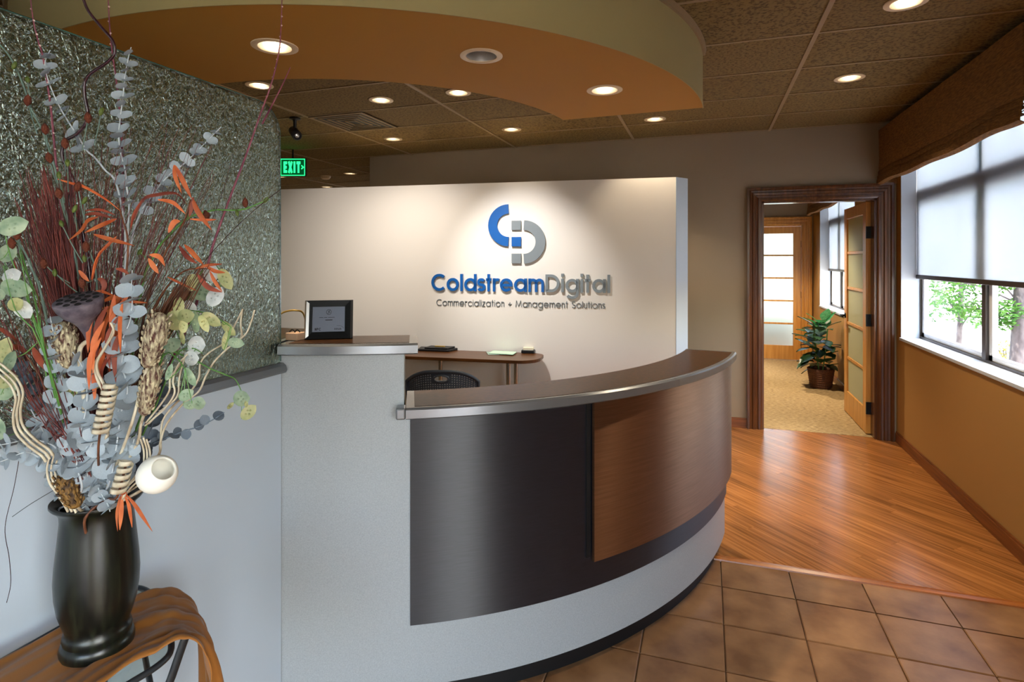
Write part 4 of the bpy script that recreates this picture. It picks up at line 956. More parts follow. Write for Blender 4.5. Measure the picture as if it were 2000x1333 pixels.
for x, y, sx, sy in ((tcx + .1, .92, 1, 1), (tcx - .1, .92, -1, 1), (tcx + .1, .12, 1, -1), (tcx - .1, .12, -1, -1)):
    MB().tube(spline([V((x + sx * .02, y + sy * .05, TZ - .014)), V((x, y + sy * .03, TZ - .1)), V((x - sx * .035, y - sy * .02, .5)), V((x, y, .22)), V((x + sx * .025, y + sy * .03, 0))], 5), .011, 8, flat=.6).build('leg', MT['iron'], ct, smooth=True)
MB().tube([V((tcx - .1, .92, .22)), V((tcx + .1, .12, .22))], .007, 6).build('stretcher', MT['iron'], ct); MB().tube([V((tcx + .1, .92, .225)), V((tcx - .1, .12, .225))], .007, 6).build('stretcher', MT['iron'], ct)
# satin runner, gathered, falling over the rounded end
zt = TZ + .003
Bk = spline([(-1.335, -.1, zt), (-1.335, .35, zt), (-1.34, .7, zt), (-1.325, .92, zt), (-1.285, 1.01, zt), (-1.25, 1.048, zt), (-1.225, 1.072, zt - .02), (-1.205, 1.085, zt - .09), (-1.197, 1.09, zt - .2), (-1.195, 1.09, zt - .34)], 7)
Fk = spline([(-1.055, -.1, zt), (-1.055, .35, zt), (-1.07, .7, zt), (-1.068, .81, zt), (-1.05, .87, zt), (-1.033, .912, zt), (-1.022, .932, zt - .025), (-1.018, .945, zt - .09), (-1.03, .965, zt - .2), (-1.04, .975, zt - .34)], 7)
rows = []; NT = 64
for i, (b, f) in enumerate(zip(Bk, Fk)):
    u = i / (len(Bk) - 1); hang = max(0, (u - .62) / .38); r = []
    for j in range(NT + 1):
        t = j / NT; p = b.lerp(f, t); arch = sin(pi * t)
        fold = (.0045 + .011 * hang) * (sin(t * 24 + 2.6 * sin(u * 4) + .6) + .7 * sin(t * 13 - u * 9) + .4 * sin(t * 43 + u * 11 + 2 * sin(u * 17)) + .22 * sin(t * 71 - u * 19))
        und = .004 * sin(u * 23 + t * 9)
        out = V((.75, .65, 0)) if hang > .3 else V((0, 0, 1))
        if hang > 0:
            out = (V((0, 0, 1)) * (1 - min(1, hang * 2.2)) + V((.72, .69, 0)) * min(1, hang * 2.2)).normalized()
            p = p + V((.55, .83, 0)) * (.012 * arch * min(1, hang * 6))
        e = min(1, u * 9)
        roll = .012 * max(0, 1 - abs(t - .97) / .08) * (1 - hang) + .016 * max(0, 1 - abs(t - .86) / .07) * (.3 + u)
        q = p + out * ((fold + .0105 + .018 * hang) * .6 + abs(und) * (1 - hang) + roll + .002)
        r.append(q)
    rows.append(r)
cl = MB().grid(rows).build('table_runner', MT['cloth'], smooth=True); md = cl.modifiers.new('thickness', 'SOLIDIFY'); md.thickness = .002; md.offset = 1
tag(cl, 'copper satin cloth gathered along the console table under the black vase', 'cloth')
VX, VY, VB = -1.194, .849, zt + .007
vs = thing('vase', 'tall black lacquered vase with flared lip on the copper cloth', 'vase', (VX, VY, VB))
vp = [(.0, 0), (.064, 0), (.071, .006), (.0725, .016), (.069, .026), (.065, .029), (.067, .036), (.065, .044), (.061, .05), (.066, .062), (.0755, .09), (.0805, .12), (.082, .15), (.080, .18), (.0765, .21), (.073, .24), (.0705, .264), (.0715, .278), (.078, .288), (.086, .2935), (.0895, .2975), (.089, .3015), (.084, .3015), (.076, .296), (.066, .28), (.064, .25), (.068, .2), (.06, .12), (0, .11)]
vp = [(r * .905, z * 1.045) for r, z in vp]
MB().lathe(vp, (VX, VY, VB), 64).build('body', MT['vase'], vs, smooth=True, ang=60)
MOUTH = V((VX, VY, VB + .302))

# ------------------------------------------------------------------ dried arrangement
rb = random.Random(21)
def P(u, v, d):
    p = at(u, v, d); k = 0
    while p.x < -1.372 and k < 60: d -= .01; p = at(u, v, d); k += 1
    return p
def path(pts, d0, d1=None, foot=None, n=7):           # photo points from tip to foot
    d1 = d1 if d1 is not None else d0; N = len(pts)
    q = [P(u, v, d0 + (d1 - d0) * i / max(1, N - 1)) for i, (u, v) in enumerate(pts)]
    if foot is not None:
        a = foot; m = MOUTH + V((a[0], a[1], .0)); q += [m, m * .5 + V((VX, VY, VB + .15)) * .5]
    return spline(q, n)
GB = 'stems of the dried arrangement in the black vase'
# eucalyptus leaf: round, slightly cupped, small point
lm = MB(); ringp = [V((1 + cos(2 * pi * k / 14) * (1.0 if k else 1.1), sin(2 * pi * k / 14) * .92, .16)) for k in range(14)]
lm.add([V((1, 0, 0))] + ringp, [(0, 1 + k, 1 + (k + 1) % 14) for k in range(14)])
euc_m = lm.mesh('leaf', MT['euc'], smooth=True); euc_d = lm.mesh('leaf', MT['euc_dark'], smooth=True)
def frame(p, x, z, s):
    x = x.normalized(); y = z.cross(x).normalized(); z = x.cross(y)
    return M4(((x.x * s, y.x * s, z.x * s, p.x), (x.y * s, y.y * s, z.y * s, p.y), (x.z * s, y.z * s, z.z * s, p.z), (0, 0, 0, 1)))
VIEW = V((-SA, CA, 0))
def eucalyptus(label, pts, d0, d1, foot, r0, r1, step=.0125, span=(0, 1), dark=False, sparse=None):
    c = path(pts, d0, d1, foot); t = thing('eucalyptus_stem', label, 'eucalyptus stem', tuple(c[-1]), GB)
    MB().tube(c, [.0009 + .0016 * i / len(c) for i in range(len(c))], 5).build('stem', MT['euc_stem'] if not dark else MT['euc_dark'], t, smooth=True)
    end = (len(pts) - 1) * 7; acc = 0; k = 0
    for i in range(1, min(len(c), end)):
        acc += (c[i] - c[i - 1]).length; u = i / end
        if acc < step or not (span[0] <= u <= span[1]): continue
        acc = 0; k += 1; tg = (c[i - 1] - c[i]).normalized()
        side = tg.cross(VIEW).normalized(); a = (k % 2) * 1.35 + rb.uniform(-.4, .4)
        for sgn in (1, -1):
            if sparse and rb.random() < sparse: continue
            x = (side * cos(a) * sgn + VIEW * sin(a) * sgn * .8)
            x = (x + tg * rb.uniform(.0, .45)).normalized()
            z = (tg * rb.uniform(.35, .9) - VIEW * rb.uniform(.5, 1.1) + side * rb.uniform(-.25, .25)).normalized()
            if abs(z.dot(x)) > .93: continue
            s = (r0 + (r1 - r0) * u) * rb.uniform(.86, 1.2)
            mw = frame(c[i] - x * s * .3, x, z, s)
            if (mw @ V((2, 0, 0))).x < -1.40: continue
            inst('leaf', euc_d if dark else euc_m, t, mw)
eucalyptus('pale eucalyptus stem climbing at the far left of the glass', [(98, 98), (88, 122), (92, 150), (105, 185), (120, 215), (138, 245), (152, 265), (168, 292), (185, 308), (205, 332), (228, 362), (245, 470), (235, 640)], 1.13, 1.18, (.01, .0), .0125, .0155, .0145, (0, .62))
eucalyptus('upright eucalyptus stem reaching highest, crossing the top edge of the glass', [(256, 92), (250, 115), (244, 150), (240, 190), (235, 230), (232, 265), (236, 300), (244, 330), (247, 362), (252, 400), (250, 450), (240, 640)], 1.15, 1.18, (.02, .01), .0105, .017, .0145, (0, .86))
eucalyptus('eucalyptus stem leaning right with small pale leaves against the glass', [(432, 248), (418, 262), (395, 285), (372, 308), (352, 326), (335, 338), (312, 362), (295, 385), (275, 415), (255, 480), (240, 640)], 1.22, 1.2, (.03, .02), .0105, .013, .015, (0, .8))
eucalyptus('large leaved eucalyptus stem rising at the middle of the arrangement', [(258, 528), (257, 560), (258, 600), (253, 630), (240, 662), (240, 690), (238, 718), (247, 745), (248, 772), (238, 800), (232, 840), (225, 890), (215, 940)], 1.04, 1.1, (.03, -.02), .0145, .021, .0155)
eucalyptus('broad leaved eucalyptus stem left of the middle, below the lotus pod', [(98, 618), (103, 645), (110, 675), (115, 705), (120, 735), (115, 765), (108, 800), (112, 835), (120, 880), (140, 930)], 1.06, 1.1, (-.03, -.02), .012, .018, .0135)
eucalyptus('broad leaved eucalyptus stem beside the shaved wood coil', [(142, 688), (158, 712), (166, 738), (170, 768), (168, 800), (160, 835), (150, 868), (150, 910), (160, 950)], 1.05, 1.09, (-.01, -.03), .0155, .0185, .0145)
eucalyptus('eucalyptus stem reaching out level to the left edge of the view', [(-12, 872), (20, 866), (50, 860), (80, 862), (105, 872), (125, 895), (150, 940)], 1.04, 1.1, (-.04, -.02), .011, .013, .0105)
eucalyptus('drooping eucalyptus stem lowest on the left above the wall', [(-14, 906), (8, 900), (30, 890), (55, 884), (78, 896), (98, 920), (125, 955)], 1.06, 1.12, (-.05, -.01), .0095, .012, .0105)
eucalyptus('short leafy eucalyptus stem crowding the left of the vase mouth', [(60, 800), (80, 835), (95, 860), (112, 890), (128, 925), (145, 960)], 1.07, 1.12, (-.04, .0), .012, .014, .0105)
eucalyptus('short dense eucalyptus stem over the front of the vase mouth', [(130, 850), (140, 875), (155, 905), (165, 935), (178, 965), (185, 985)], 1.07, 1.13, (-.01, -.05), .013, .012, .0095)
eucalyptus('dense eucalyptus stem right of the middle at the vase mouth', [(232, 800), (226, 825), (232, 850), (225, 880), (220, 910), (212, 945), (205, 975)], 1.08, 1.14, (.03, -.04), .014, .013, .009)
eucalyptus('eucalyptus stem with darker leaves behind the seed heads', [(318, 740), (312, 765), (305, 795), (298, 830), (285, 865), (268, 905), (245, 950)], 1.16, 1.18, (.04, .01), .012, .013, .012, dark=True)
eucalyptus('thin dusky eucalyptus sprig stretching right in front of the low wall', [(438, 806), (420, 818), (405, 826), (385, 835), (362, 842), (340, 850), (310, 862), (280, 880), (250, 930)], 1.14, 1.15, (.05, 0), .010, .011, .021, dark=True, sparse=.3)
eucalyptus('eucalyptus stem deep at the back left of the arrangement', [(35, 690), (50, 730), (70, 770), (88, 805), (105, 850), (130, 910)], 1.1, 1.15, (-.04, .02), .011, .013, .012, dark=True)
eucalyptus('leafy eucalyptus stem low at the right of the vase mouth', [(262, 858), (255, 885), (244, 915), (232, 945), (222, 975)], 1.08, 1.13, (.03, -.03), .0115, .012, .0095)

eucalyptus('small leafy eucalyptus sprig curling over the left of the vase lip', [(108, 965), (118, 975), (130, 960), (145, 950), (160, 965), (175, 985)], 1.13, 1.14, (-.04, -.05), .0105, .011, .009)
eucalyptus('small eucalyptus sprig pressed against the front of the vase lip', [(150, 1000), (168, 988), (185, 970), (200, 950), (205, 975)], 1.12, 1.13, (0, -.055), .0105, .011, .0085)
eucalyptus('small eucalyptus sprig between the brown seed head and the orange ribbon', [(215, 1000), (210, 985), (195, 960), (185, 930), (190, 900), (195, 940)], 1.1, 1.13, (.01, -.05), .0105, .012, .009)
eucalyptus('broad eucalyptus sprig facing forward above the vase mouth', [(195, 835), (185, 858), (172, 880), (165, 900), (172, 930), (185, 960)], 1.06, 1.12, (0, -.04), .0145, .013, .011)
def branch(name, label, cat, pts, d0, d1, foot, r0, r1, m, nodes=0, group=GB, n=7, side=None):
    c = path(pts, d0, d1, foot, n)
    t = thing(name, label, cat, tuple(c[-1]), group)
    MB().tube(c, [r0 + (r1 - r0) * i / len(c) for i in range(len(c))], 7).build('stem', MT[m], t, smooth=True)
    if nodes:
        mb = MB(); acc = 0
        for i in range(1, len(c) - 10):
            acc += (c[i] - c[i - 1]).length
            if acc > nodes: acc = 0; mb.lathe([(0, -.0022), (.0022, 0), (0, .0022)], c[i] + V((.0015 * (1 if i % 2 else -1), 0, 0)), 6)
        if mb.v: mb.build('bud_nodes', MT['node'], t)['kind'] = 'stuff'
    if side:
        cs = path(side[0], side[1], side[2]); MB().tube(cs, [r0 + (.0022 - r0) * i / len(cs) for i in range(len(cs))], 6).build('side_twig', MT[m], t, smooth=True)
    return t
branch('plum_twig', 'long plum coloured twig leaning right, with a forked tip above the glass', 'twig', [(551, -8), (549, 50), (545, 100), (531, 160), (507, 228), (480, 305), (446, 395), (416, 480), (395, 560), (365, 640), (320, 740), (275, 860)], 1.28, 1.2, (.05, .01), .001, .004, 'twig', .02, side=([(567, 132), (552, 165), (530, 208), (512, 242)], 1.3, 1.26))
branch('plum_twig', 'straight plum twig rising left of the tallest eucalyptus, behind the curly branch', 'twig', [(211, -8), (214, 50), (219, 100), (226, 150), (232, 200), (238, 280), (240, 420), (232, 640)], 1.18, 1.2, (.0, .03), .001, .003, 'twig', .02)
branch('plum_twig', 'thin plum twig at the upper left ending behind the pale leaves', 'twig', [(59, -8), (65, 40), (76, 85), (84, 112), (98, 200), (104, 260), (118, 400), (150, 640)], 1.1, 1.18, (-.03, .03), .001, .003, 'twig', .02)
branch('curly_branch', 'dark glossy curly branch looping across the top of the glass', 'branch', [(161, -8), (172, 20), (197, 52), (220, 80), (223, 106), (205, 125), (178, 143), (166, 160), (165, 185), (171, 218), (168, 240), (150, 262), (128, 276), (121, 302), (132, 330), (144, 358), (136, 392), (148, 418), (165, 470), (180, 600)], 1.1, 1.16, (-.01, .01), .0026, .004, 'willow')

def teardrop(mb, p, r, L, ax): mb.lathe([(0, -L * .55), (r * .7, -L * .35), (r, -L * .05), (r * .8, L * .25), (r * .35, L * .45), (0, L * .55)], p, 8, ax)
def budstem(label, pts, d0, d1, foot, buds, greens, m='moss_stem'):
    c = path(pts, d0, d1, foot); t = thing('bud_stem', label, 'bud stem', tuple(c[-1]), GB)
    MB().tube(c, [.0014 + .0014 * i / len(c) for i in range(len(c))], 6).build('stem', MT[m], t, smooth=True)
    for u, v in buds:
        p = P(u, v, d0 - .012); mb = MB(); teardrop(mb, p, .0066, .021, (rb.uniform(-.4, .4), 0, 1)); bo = mb.build('bud', MT['bud'], t, smooth=True)
        q = min(c, key=lambda a: (a - p).length); q = q if (q - p).length < .035 else p.lerp(q, .035 / (q - p).length) + V((0, .012, -.05)); MB().tube(spline([p, p.lerp(q, .5) + V((0, 0, -.003)), q], 3), .001, 5).build('bud_stalk', MT[m], bo)
    for u, v in greens:
        p = P(u, v, d0 - .012); mb = MB(); teardrop(mb, p, .0042, .016, (rb.uniform(-.8, .8), .2, 1)); bo = mb.build('green_bud', MT['bud_g'], t, smooth=True)
        q = min(c, key=lambda a: (a - p).length); q = q if (q - p).length < .035 else p.lerp(q, .035 / (q - p).length) + V((0, .012, -.05)); MB().tube(spline([p, p.lerp(q, .5) + V((0, 0, -.003)), q], 3), .001, 5).build('bud_stalk', MT[m], bo)
budstem('grey green stem with rust buds slanting in from the upper left edge', [(-8, 80), (20, 112), (45, 165), (62, 215), (84, 258), (105, 320), (115, 365), (130, 420), (142, 480), (160, 600)], 1.08, 1.14, (-.02, 0), [(54, 196), (88, 252), (96, 308), (115, 378), (172, 230), (127, 280)], [(28, 128), (54, 155), (115, 342), (146, 408), (165, 392), (132, 318), (198, 218)])
budstem('short stem with two rust buds at the left edge beside a green disc', [(-8, 442), (15, 452), (40, 480), (60, 520), (90, 620)], 1.04, 1.08, (-.03, -.02), [(33, 458), (23, 475)], [])
budstem('curving stem with rust and yellow buds reaching right across the glass', [(526, 390), (505, 398), (480, 408), (455, 411), (425, 410), (400, 415), (370, 425), (340, 450), (300, 500), (270, 600)], 1.22, 1.2, (.03, .02), [(479, 396), (403, 420)], [(519, 391), (463, 416), (366, 425), (273, 492)], 'green_stem')
budstem('stem with rust buds low behind the lotus pod', [(168, 480), (185, 520), (190, 580), (185, 660)], 1.1, 1.14, (0, 0), [(168, 482), (160, 553), (85, 515), (152, 365)], [(120, 437), (107, 533), (165, 505)])

# long leaves
def blade(pts, w, d, tilt=0., cup=.25):                # flat leaf along photo points
    c = spline([P(u, v, d + (p[2] if len(p) > 2 else 0)) for p in pts for u, v in [p[:2]]], 5); n = len(c); rows = []
    for i, p in enumerate(c):
        t_ = (c[min(i + 1, n - 1)] - c[max(i - 1, 0)]).normalized(); sd_ = (t_.cross(VIEW) + VIEW * tilt).normalized(); u = i / (n - 1)
        ww = w * .8 * (sin(pi * min(1, u * .94 + .05)) ** 1.1) * .5 + .0002; nn = t_.cross(sd_)
        rows.append([p - sd_ * ww + nn * ww * cup, p, p + sd_ * ww + nn * ww * cup])
    return MB().grid(rows)
def leaf_sprig(label, stem, d0, d1, foot, leaves, m='orange', sm='brown_twig'):
    c = path(stem, d0, d1, foot); t = thing('bamboo_sprig', label, 'leaf sprig', tuple(c[-1]), GB)
    MB().tube(c, [.0012 + .002 * i / len(c) for i in range(len(c))], 6).build('stem', MT[sm], t, smooth=True)
    for L_ in leaves:
        pts, w = L_[0], L_[1]; mm = L_[2] if len(L_) > 2 else m; dd = L_[3] if len(L_) > 3 else d0
        blade(pts, w, dd, rb.uniform(-.5, .5)).build('leaf', MT[mm], t, smooth=True, fixn=False)
leaf_sprig('sprig of narrow orange leaves standing highest on the right against the glass', [(362, 425), (372, 390), (365, 420), (350, 450), (320, 500), (285, 600)], 1.12, 1.18, (.04, 0), [
    ([(340, 322), (343, 345), (355, 378)], .011), ([(342, 323), (358, 355), (374, 388)], .011), ([(375, 386), (388, 415), (414, 450)], .013), ([(378, 385), (374, 405), (370, 425)], .009, 'rust'),
    ([(308, 390), (338, 396), (362, 418)], .009), ([(262, 430), (280, 390), (310, 380), (345, 378), (365, 400)], .008, 'rust'), ([(371, 428), (400, 430), (423, 429)], .006), ([(329, 455), (340, 435), (352, 432)], .013)])
leaf_sprig('sprig of burnt orange leaves tipping a brown reed bundle at right', [(408, 525), (360, 530), (320, 570), (285, 640), (250, 760)], 1.1, 1.14, (.03, 0), [
    ([(360, 478), (378, 495), (398, 518)], .014), ([(350, 480), (365, 500), (385, 515)], .013, 'rust'), ([(382, 525), (408, 518), (434, 516)], .007), ([(402, 520), (420, 530), (440, 533)], .009), ([(385, 535), (405, 560), (434, 571)], .012, 'rust'), ([(410, 530), (420, 550), (434, 570)], .009), ([(327, 541), (350, 552), (386, 569)], .006), ([(290, 505), (300, 520), (310, 535)], .012), ([(292, 498), (312, 502), (322, 520)], .012)])
leaf_sprig('thick bundle of curling orange leaves at the centre, right of the lotus pod', [(215, 590), (210, 640), (200, 720), (195, 820)], 1.08, 1.12, (.01, 0), [
    ([(212, 478), (190, 505), (182, 535), (178, 548)], .008), ([(196, 490), (186, 520), (180, 548)], .009), ([(154, 528), (164, 540), (174, 550)], .009), ([(178, 571), (190, 590), (202, 604)], .008), ([(204, 600), (214, 612), (205, 630), (176, 645)], .011), ([(215, 605), (225, 620), (232, 632)], .008), ([(200, 590), (220, 582), (240, 584)], .01), ([(245, 570), (225, 595), (205, 605)], .012), ([(252, 575), (230, 605), (214, 625)], .012), ([(200, 632), (178, 655), (174, 680)], .01), ([(205, 640), (190, 670), (188, 700)], .012), ([(222, 650), (205, 680), (200, 705)], .011), ([(235, 632), (222, 660), (215, 690)], .012), ([(190, 545), (200, 548), (204, 560), (196, 575)], .012, 'rust'), ([(180, 572), (200, 570), (232, 582)], .006), ([(225, 570), (238, 560), (246, 560)], .009), ([(240, 588), (262, 590), (288, 592)], .006), ([(226, 525), (240, 528), (252, 536)], .008, 'rust'), ([(205, 700), (195, 730), (200, 760)], .01), ([(225, 690), (215, 720), (222, 745)], .009)] + [([(196 + dx, 598 + dy), (176 + dx * .6 + 30 * q, 640 + dy), (172 + dx + 18 * q, 700 + dy)], .0125, 'rust' if k % 3 == 1 else 'orange', 1.045 + .01 * (k % 3)) for k, (dx, dy, q) in enumerate(((0, -10, 0), (14, 0, .2), (26, 6, .4), (8, 30, .1), (34, 22, .5), (20, 55, .3), (2, 62, 0), (40, 48, .8), (28, -22, .9), (44, -8, 1.1), (30, 84, .2), (12, 90, .1)))])
leaf_sprig('sprig of tan orange leaves left of the centre in front of the grasses', [(230, 400), (240, 430), (250, 480), (240, 600)], 1.09, 1.14, (0, .01), [
    ([(112, 350), (140, 358), (165, 365), (205, 388), (235, 412)], .007), ([(192, 424), (172, 432), (160, 450), (134, 470)], .012), ([(228, 428), (200, 440), (165, 455)], .012), ([(183, 458), (215, 468), (262, 480)], .01), ([(165, 412), (195, 410), (225, 420)], .006, 'rust'), ([(228, 462), (210, 480), (190, 498)], .007), ([(165, 420), (190, 418), (225, 428)], .008, 'rust'), ([(278, 390), (262, 420), (255, 450)], .008, 'rust')])
leaf_sprig('sprig of dark rust leaves low at the left edge', [(5, 640), (40, 680), (80, 740), (120, 850)], 1.08, 1.12, (-.03, -.01), [
    ([(-6, 640), (15, 650), (38, 668)], .014, 'rust'), ([(64, 678), (76, 700), (95, 728)], .016, 'rust'), ([(18, 682), (38, 678), (62, 694)], .014, 'rust'), ([(28, 508), (34, 530), (36, 550)], .012, 'rust'), ([(20, 590), (35, 600), (50, 625)], .012, 'rust')], 'rust')
leaf_sprig('short ribbon of bright orange leaves draped over the vase lip', [(240, 968), (232, 962), (220, 966)], 1.11, 1.14, (.05, -.06), [
    ([(236, 968), (233, 985), (229, 1010), (230, 1039)], .012, 'orange', 1.085), ([(239, 967), (238, 990), (236, 1015), (234, 1036)], .01, 'orange', 1.08), ([(242, 966), (252, 985), (256, 1008), (258, 1031)], .012, 'orange', 1.08), ([(246, 966), (264, 986), (280, 1010), (298, 1039)], .012, 'orange', 1.075), ([(234, 966), (242, 962), (250, 972)], .012, 'orange', 1.075)])

# grasses and reeds
def stalks(name, label, cat, n, foot_px, tops, d, m, r, seed, bend=30):
    rr = random.Random(seed); mb = MB()
    for _ in range(n):
        (u, v) = tops(rr); dd = d + rr.uniform(-.07, .07); fu = foot_px[0] + rr.uniform(-foot_px[2], foot_px[2]); fv = foot_px[1]
        a, b = P(u, v, dd), P(fu, fv, d + rr.uniform(-.03, .03)); mid = a.lerp(b, .5) + V((rr.uniform(-1, 1), rr.uniform(-1, 1), 0)) * bend * .0005
        e = MOUTH + V((rr.uniform(-.04, .04), rr.uniform(-.04, .04), -.02))
        c = spline([a, mid, b, e], 3); mb.tube(c, [r * (.35 + .65 * i / len(c)) for i in range(len(c))], 3, cap=False)
    o = mb.build(name, MT[m], smooth=True); o['kind'] = 'stuff'; tag(o, label, cat)
stalks('dried_grass', 'dense sheaf of maroon dried grass left of the centre of the arrangement', 'dried grass', 240, (165, 760, 26), lambda q: (q.gauss(98, 36), q.uniform(320, 470)), 1.15, 'maroon', .0016, 31)
stalks('dried_grass', 'loose spray of fine maroon grass fanning up behind the eucalyptus', 'dried grass', 110, (195, 740, 30), lambda q: (q.uniform(120, 420), q.uniform(230, 470)), 1.2, 'maroon', .0010, 32, 60)
stalks('dried_grass', 'maroon grass splaying out level at the left edge', 'dried grass', 60, (140, 880, 25), lambda q: (q.uniform(-20, 90), q.uniform(560, 800)), 1.1, 'maroon', .0013, 33)
stalks('reed_bundle', 'thick bundle of brown reeds slanting up to the right orange leaves', 'reeds', 90, (235, 790, 14), lambda q: (lambda t: (300 + 105 * t + q.uniform(-10, 10), 610 - 95 * t + q.uniform(-14, 14)))(q.random()), 1.13, 'brown_twig', .0022, 34, 20)
stalks('dried_grass', 'upright maroon stalks filling the middle down to the vase mouth', 'dried grass', 110, (190, 930, 26), lambda q: (q.uniform(120, 270), q.uniform(520, 720)), 1.16, 'maroon', .0018, 35, 20)
stalks('green_stalks', 'green stalks leaning in at the left edge', 'stalks', 7, (90, 690, 8), lambda q: (q.uniform(-10, 45), q.uniform(470, 520)), 1.05, 'green_stem', .0018, 36, 20)

# lotus pod
lp = P(153, 588, 1.03); la = V((.12, -.34, .93)).normalized()
lt_ = thing('lotus_pod', 'dark lotus seed pod with a pitted face above the eucalyptus', 'seed pod', tuple(lp), GB)
lcup = MB().lathe([(.005, -.085), (.0075, -.066), (.0115, -.05), (.0175, -.038), (.029, -.026), (.0365, -.012), (.0385, -.003), (.0385, .001), (.036, .003), (0, .004)], lp, 28, la); lcup = lcup.build('cup', MT['lotus'], lt_, smooth=True, ang=50)
q_ = V((0, 0, 1)).rotation_difference(la)
for k in range(17):
    r, a = (0, 0) if k == 0 else ((.0145, k * 2 * pi / 6) if k < 7 else (.028, k * 2 * pi / 10))
    MB().lathe([(.0056, .0042), (.0044, .0052), (.0038, .0046), (0, .0046)], lp + q_ @ V((r * cos(a), r * sin(a), 0)), 10, la).build('seed_hole', MT['hole'], lcup, smooth=True)
MB().tube(spline([lp - la * .08, P(155, 690, 1.06), P(165, 800, 1.08), MOUTH + V((-.01, -.03, 0))], 5), .004, 8).build('stem', MT['cream'], lt_, smooth=True)
# seed heads
def seed_head(label, u0, v0, u1, v1, d, rad, m, foot):
    a, b = P(u0, v0, d), P(u1, v1, d); ax = (a - b); L = ax.length; t = thing('seed_head', label, 'seed head', tuple(b), GB)
    MB().lathe([(rad * .3, -.0), (rad * .62, L * .06), (rad * .85, L * .3), (rad, L * .6), (rad * .85, L * .82), (rad * .45, L * .97), (0, L)], b, 20, ax).build('head', MT[m], t, smooth=True)
    q = V((0, 0, 1)).rotation_difference(ax); mb = MB()
    for k in range(60):
        h = .06 + .9 * k / 60; r = rad * (.62 + .38 * sin(pi * min(1, h * .9))) * .97; an = k * 2.4
        p = b + q @ V((r * cos(an), r * sin(an), L * h)); dr = q @ V((cos(an) * .5, sin(an) * .5, 1)); mb.lathe([(0, -.002), (.0028, .001), (.002, .006), (0, .0085)], p, 5, dr)
    mb.build('scales', MT[m], t)['kind'] = 'stuff'
    MB().tube(spline([b + ax.normalized() * .002] + [P(u, v, d + .02) for u, v in foot] + [MOUTH + V((rb.uniform(-.03, .05), -.02, 0))], 5), .0028, 6).build('stem', MT['cream'], t, smooth=True)
seed_head('large cream seed head, higher of the two right of the centre', 314, 610, 288, 718, 1.05, .0195, 'cone', [(275, 760), (250, 850)])
seed_head('slimmer cream seed head hanging just under the large one', 302, 706, 281, 812, 1.07, .0155, 'cone', [(275, 830), (262, 880)])
seed_head('cream seed head half hidden by eucalyptus under the lotus pod', 120, 628, 138, 720, 1.08, .019, 'cone', [(145, 760), (160, 850)])
seed_head('brown rough seed head resting on the left of the vase lip', 118, 925, 152, 992, 1.1, .017, 'cone_brown', [(160, 998)])
# curly bleached sticks
def sticks(label, paths, d0, d1, r=.0024, foot=None):
    r *= 1.3
    c0 = path(paths[0], d0, d1, foot); t = thing('curly_stick', label, 'curly stick', tuple(c0[-1]), GB)
    for k, p_ in enumerate(paths):
        c = path(p_, d0 + .008 * k, d1, foot if k == 0 else None); MB().tube(c, [r * (.7 + .3 * i / len(c)) for i in range(len(c))], 6, flat=.7).build('strand', MT['cream'], t, smooth=True)
def shifted(p_, dx, dy): return [(u + dx, v + dy) for u, v in p_]
w1 = [(-8, 704), (15, 722), (35, 742), (45, 768), (40, 800), (45, 832), (68, 858), (95, 878), (104, 890)]
sticks('three wavy cream sticks curving in from the left edge', [w1, shifted(w1, -7, 6), shifted(w1, -14, 12)], 1.0, 1.06, .0028)
w2 = [(98, 888), (92, 915), (96, 942), (110, 962), (125, 985), (133, 1000)]
sticks('cream strands bending over the left of the vase lip', [w2, shifted(w2, 8, 0), shifted(w2, 16, 2)], 1.07, 1.1, .002)
sticks('cream curly stick rising beside the orange leaves at the centre', [[(216, 630), (222, 650), (205, 680), (190, 708), (192, 730), (203, 752), (208, 775)], [(224, 635), (214, 662), (198, 690), (186, 712), (190, 740), (206, 770)]], 1.03, 1.06, .0024)
sticks('pair of long cream curly sticks reaching right past the glass edge', [[(497, 606), (490, 630), (478, 655), (448, 678), (420, 705), (402, 735), (388, 765), (355, 792), (325, 830), (313, 865), (310, 890), (280, 940)], [(474, 604), (460, 632), (440, 668), (410, 688), (392, 708), (388, 738), (372, 765), (342, 790), (318, 822), (314, 860), (310, 888), (275, 930)], [(473, 606), (470, 632), (472, 655), (465, 668)]], 1.12, 1.14, .0022, (.05, -.02))
sticks('short cream curly sticks arching right of the seed heads', [[(366, 692), (345, 718), (338, 745), (341, 768), (325, 795), (300, 818), (283, 832)], [(352, 712), (333, 738), (330, 765), (308, 798), (285, 826)], [(360, 700), (350, 740), (346, 775), (318, 800), (290, 828)]], 1.08, 1.1, .002)
w3 = [(280, 855), (287, 880), (285, 908), (268, 932), (250, 950), (244, 958)]
sticks('cream strands curling down beside the white pod', [w3, shifted(w3, -6, 2), shifted(w3, 6, 3)], 1.06, 1.1, .002)
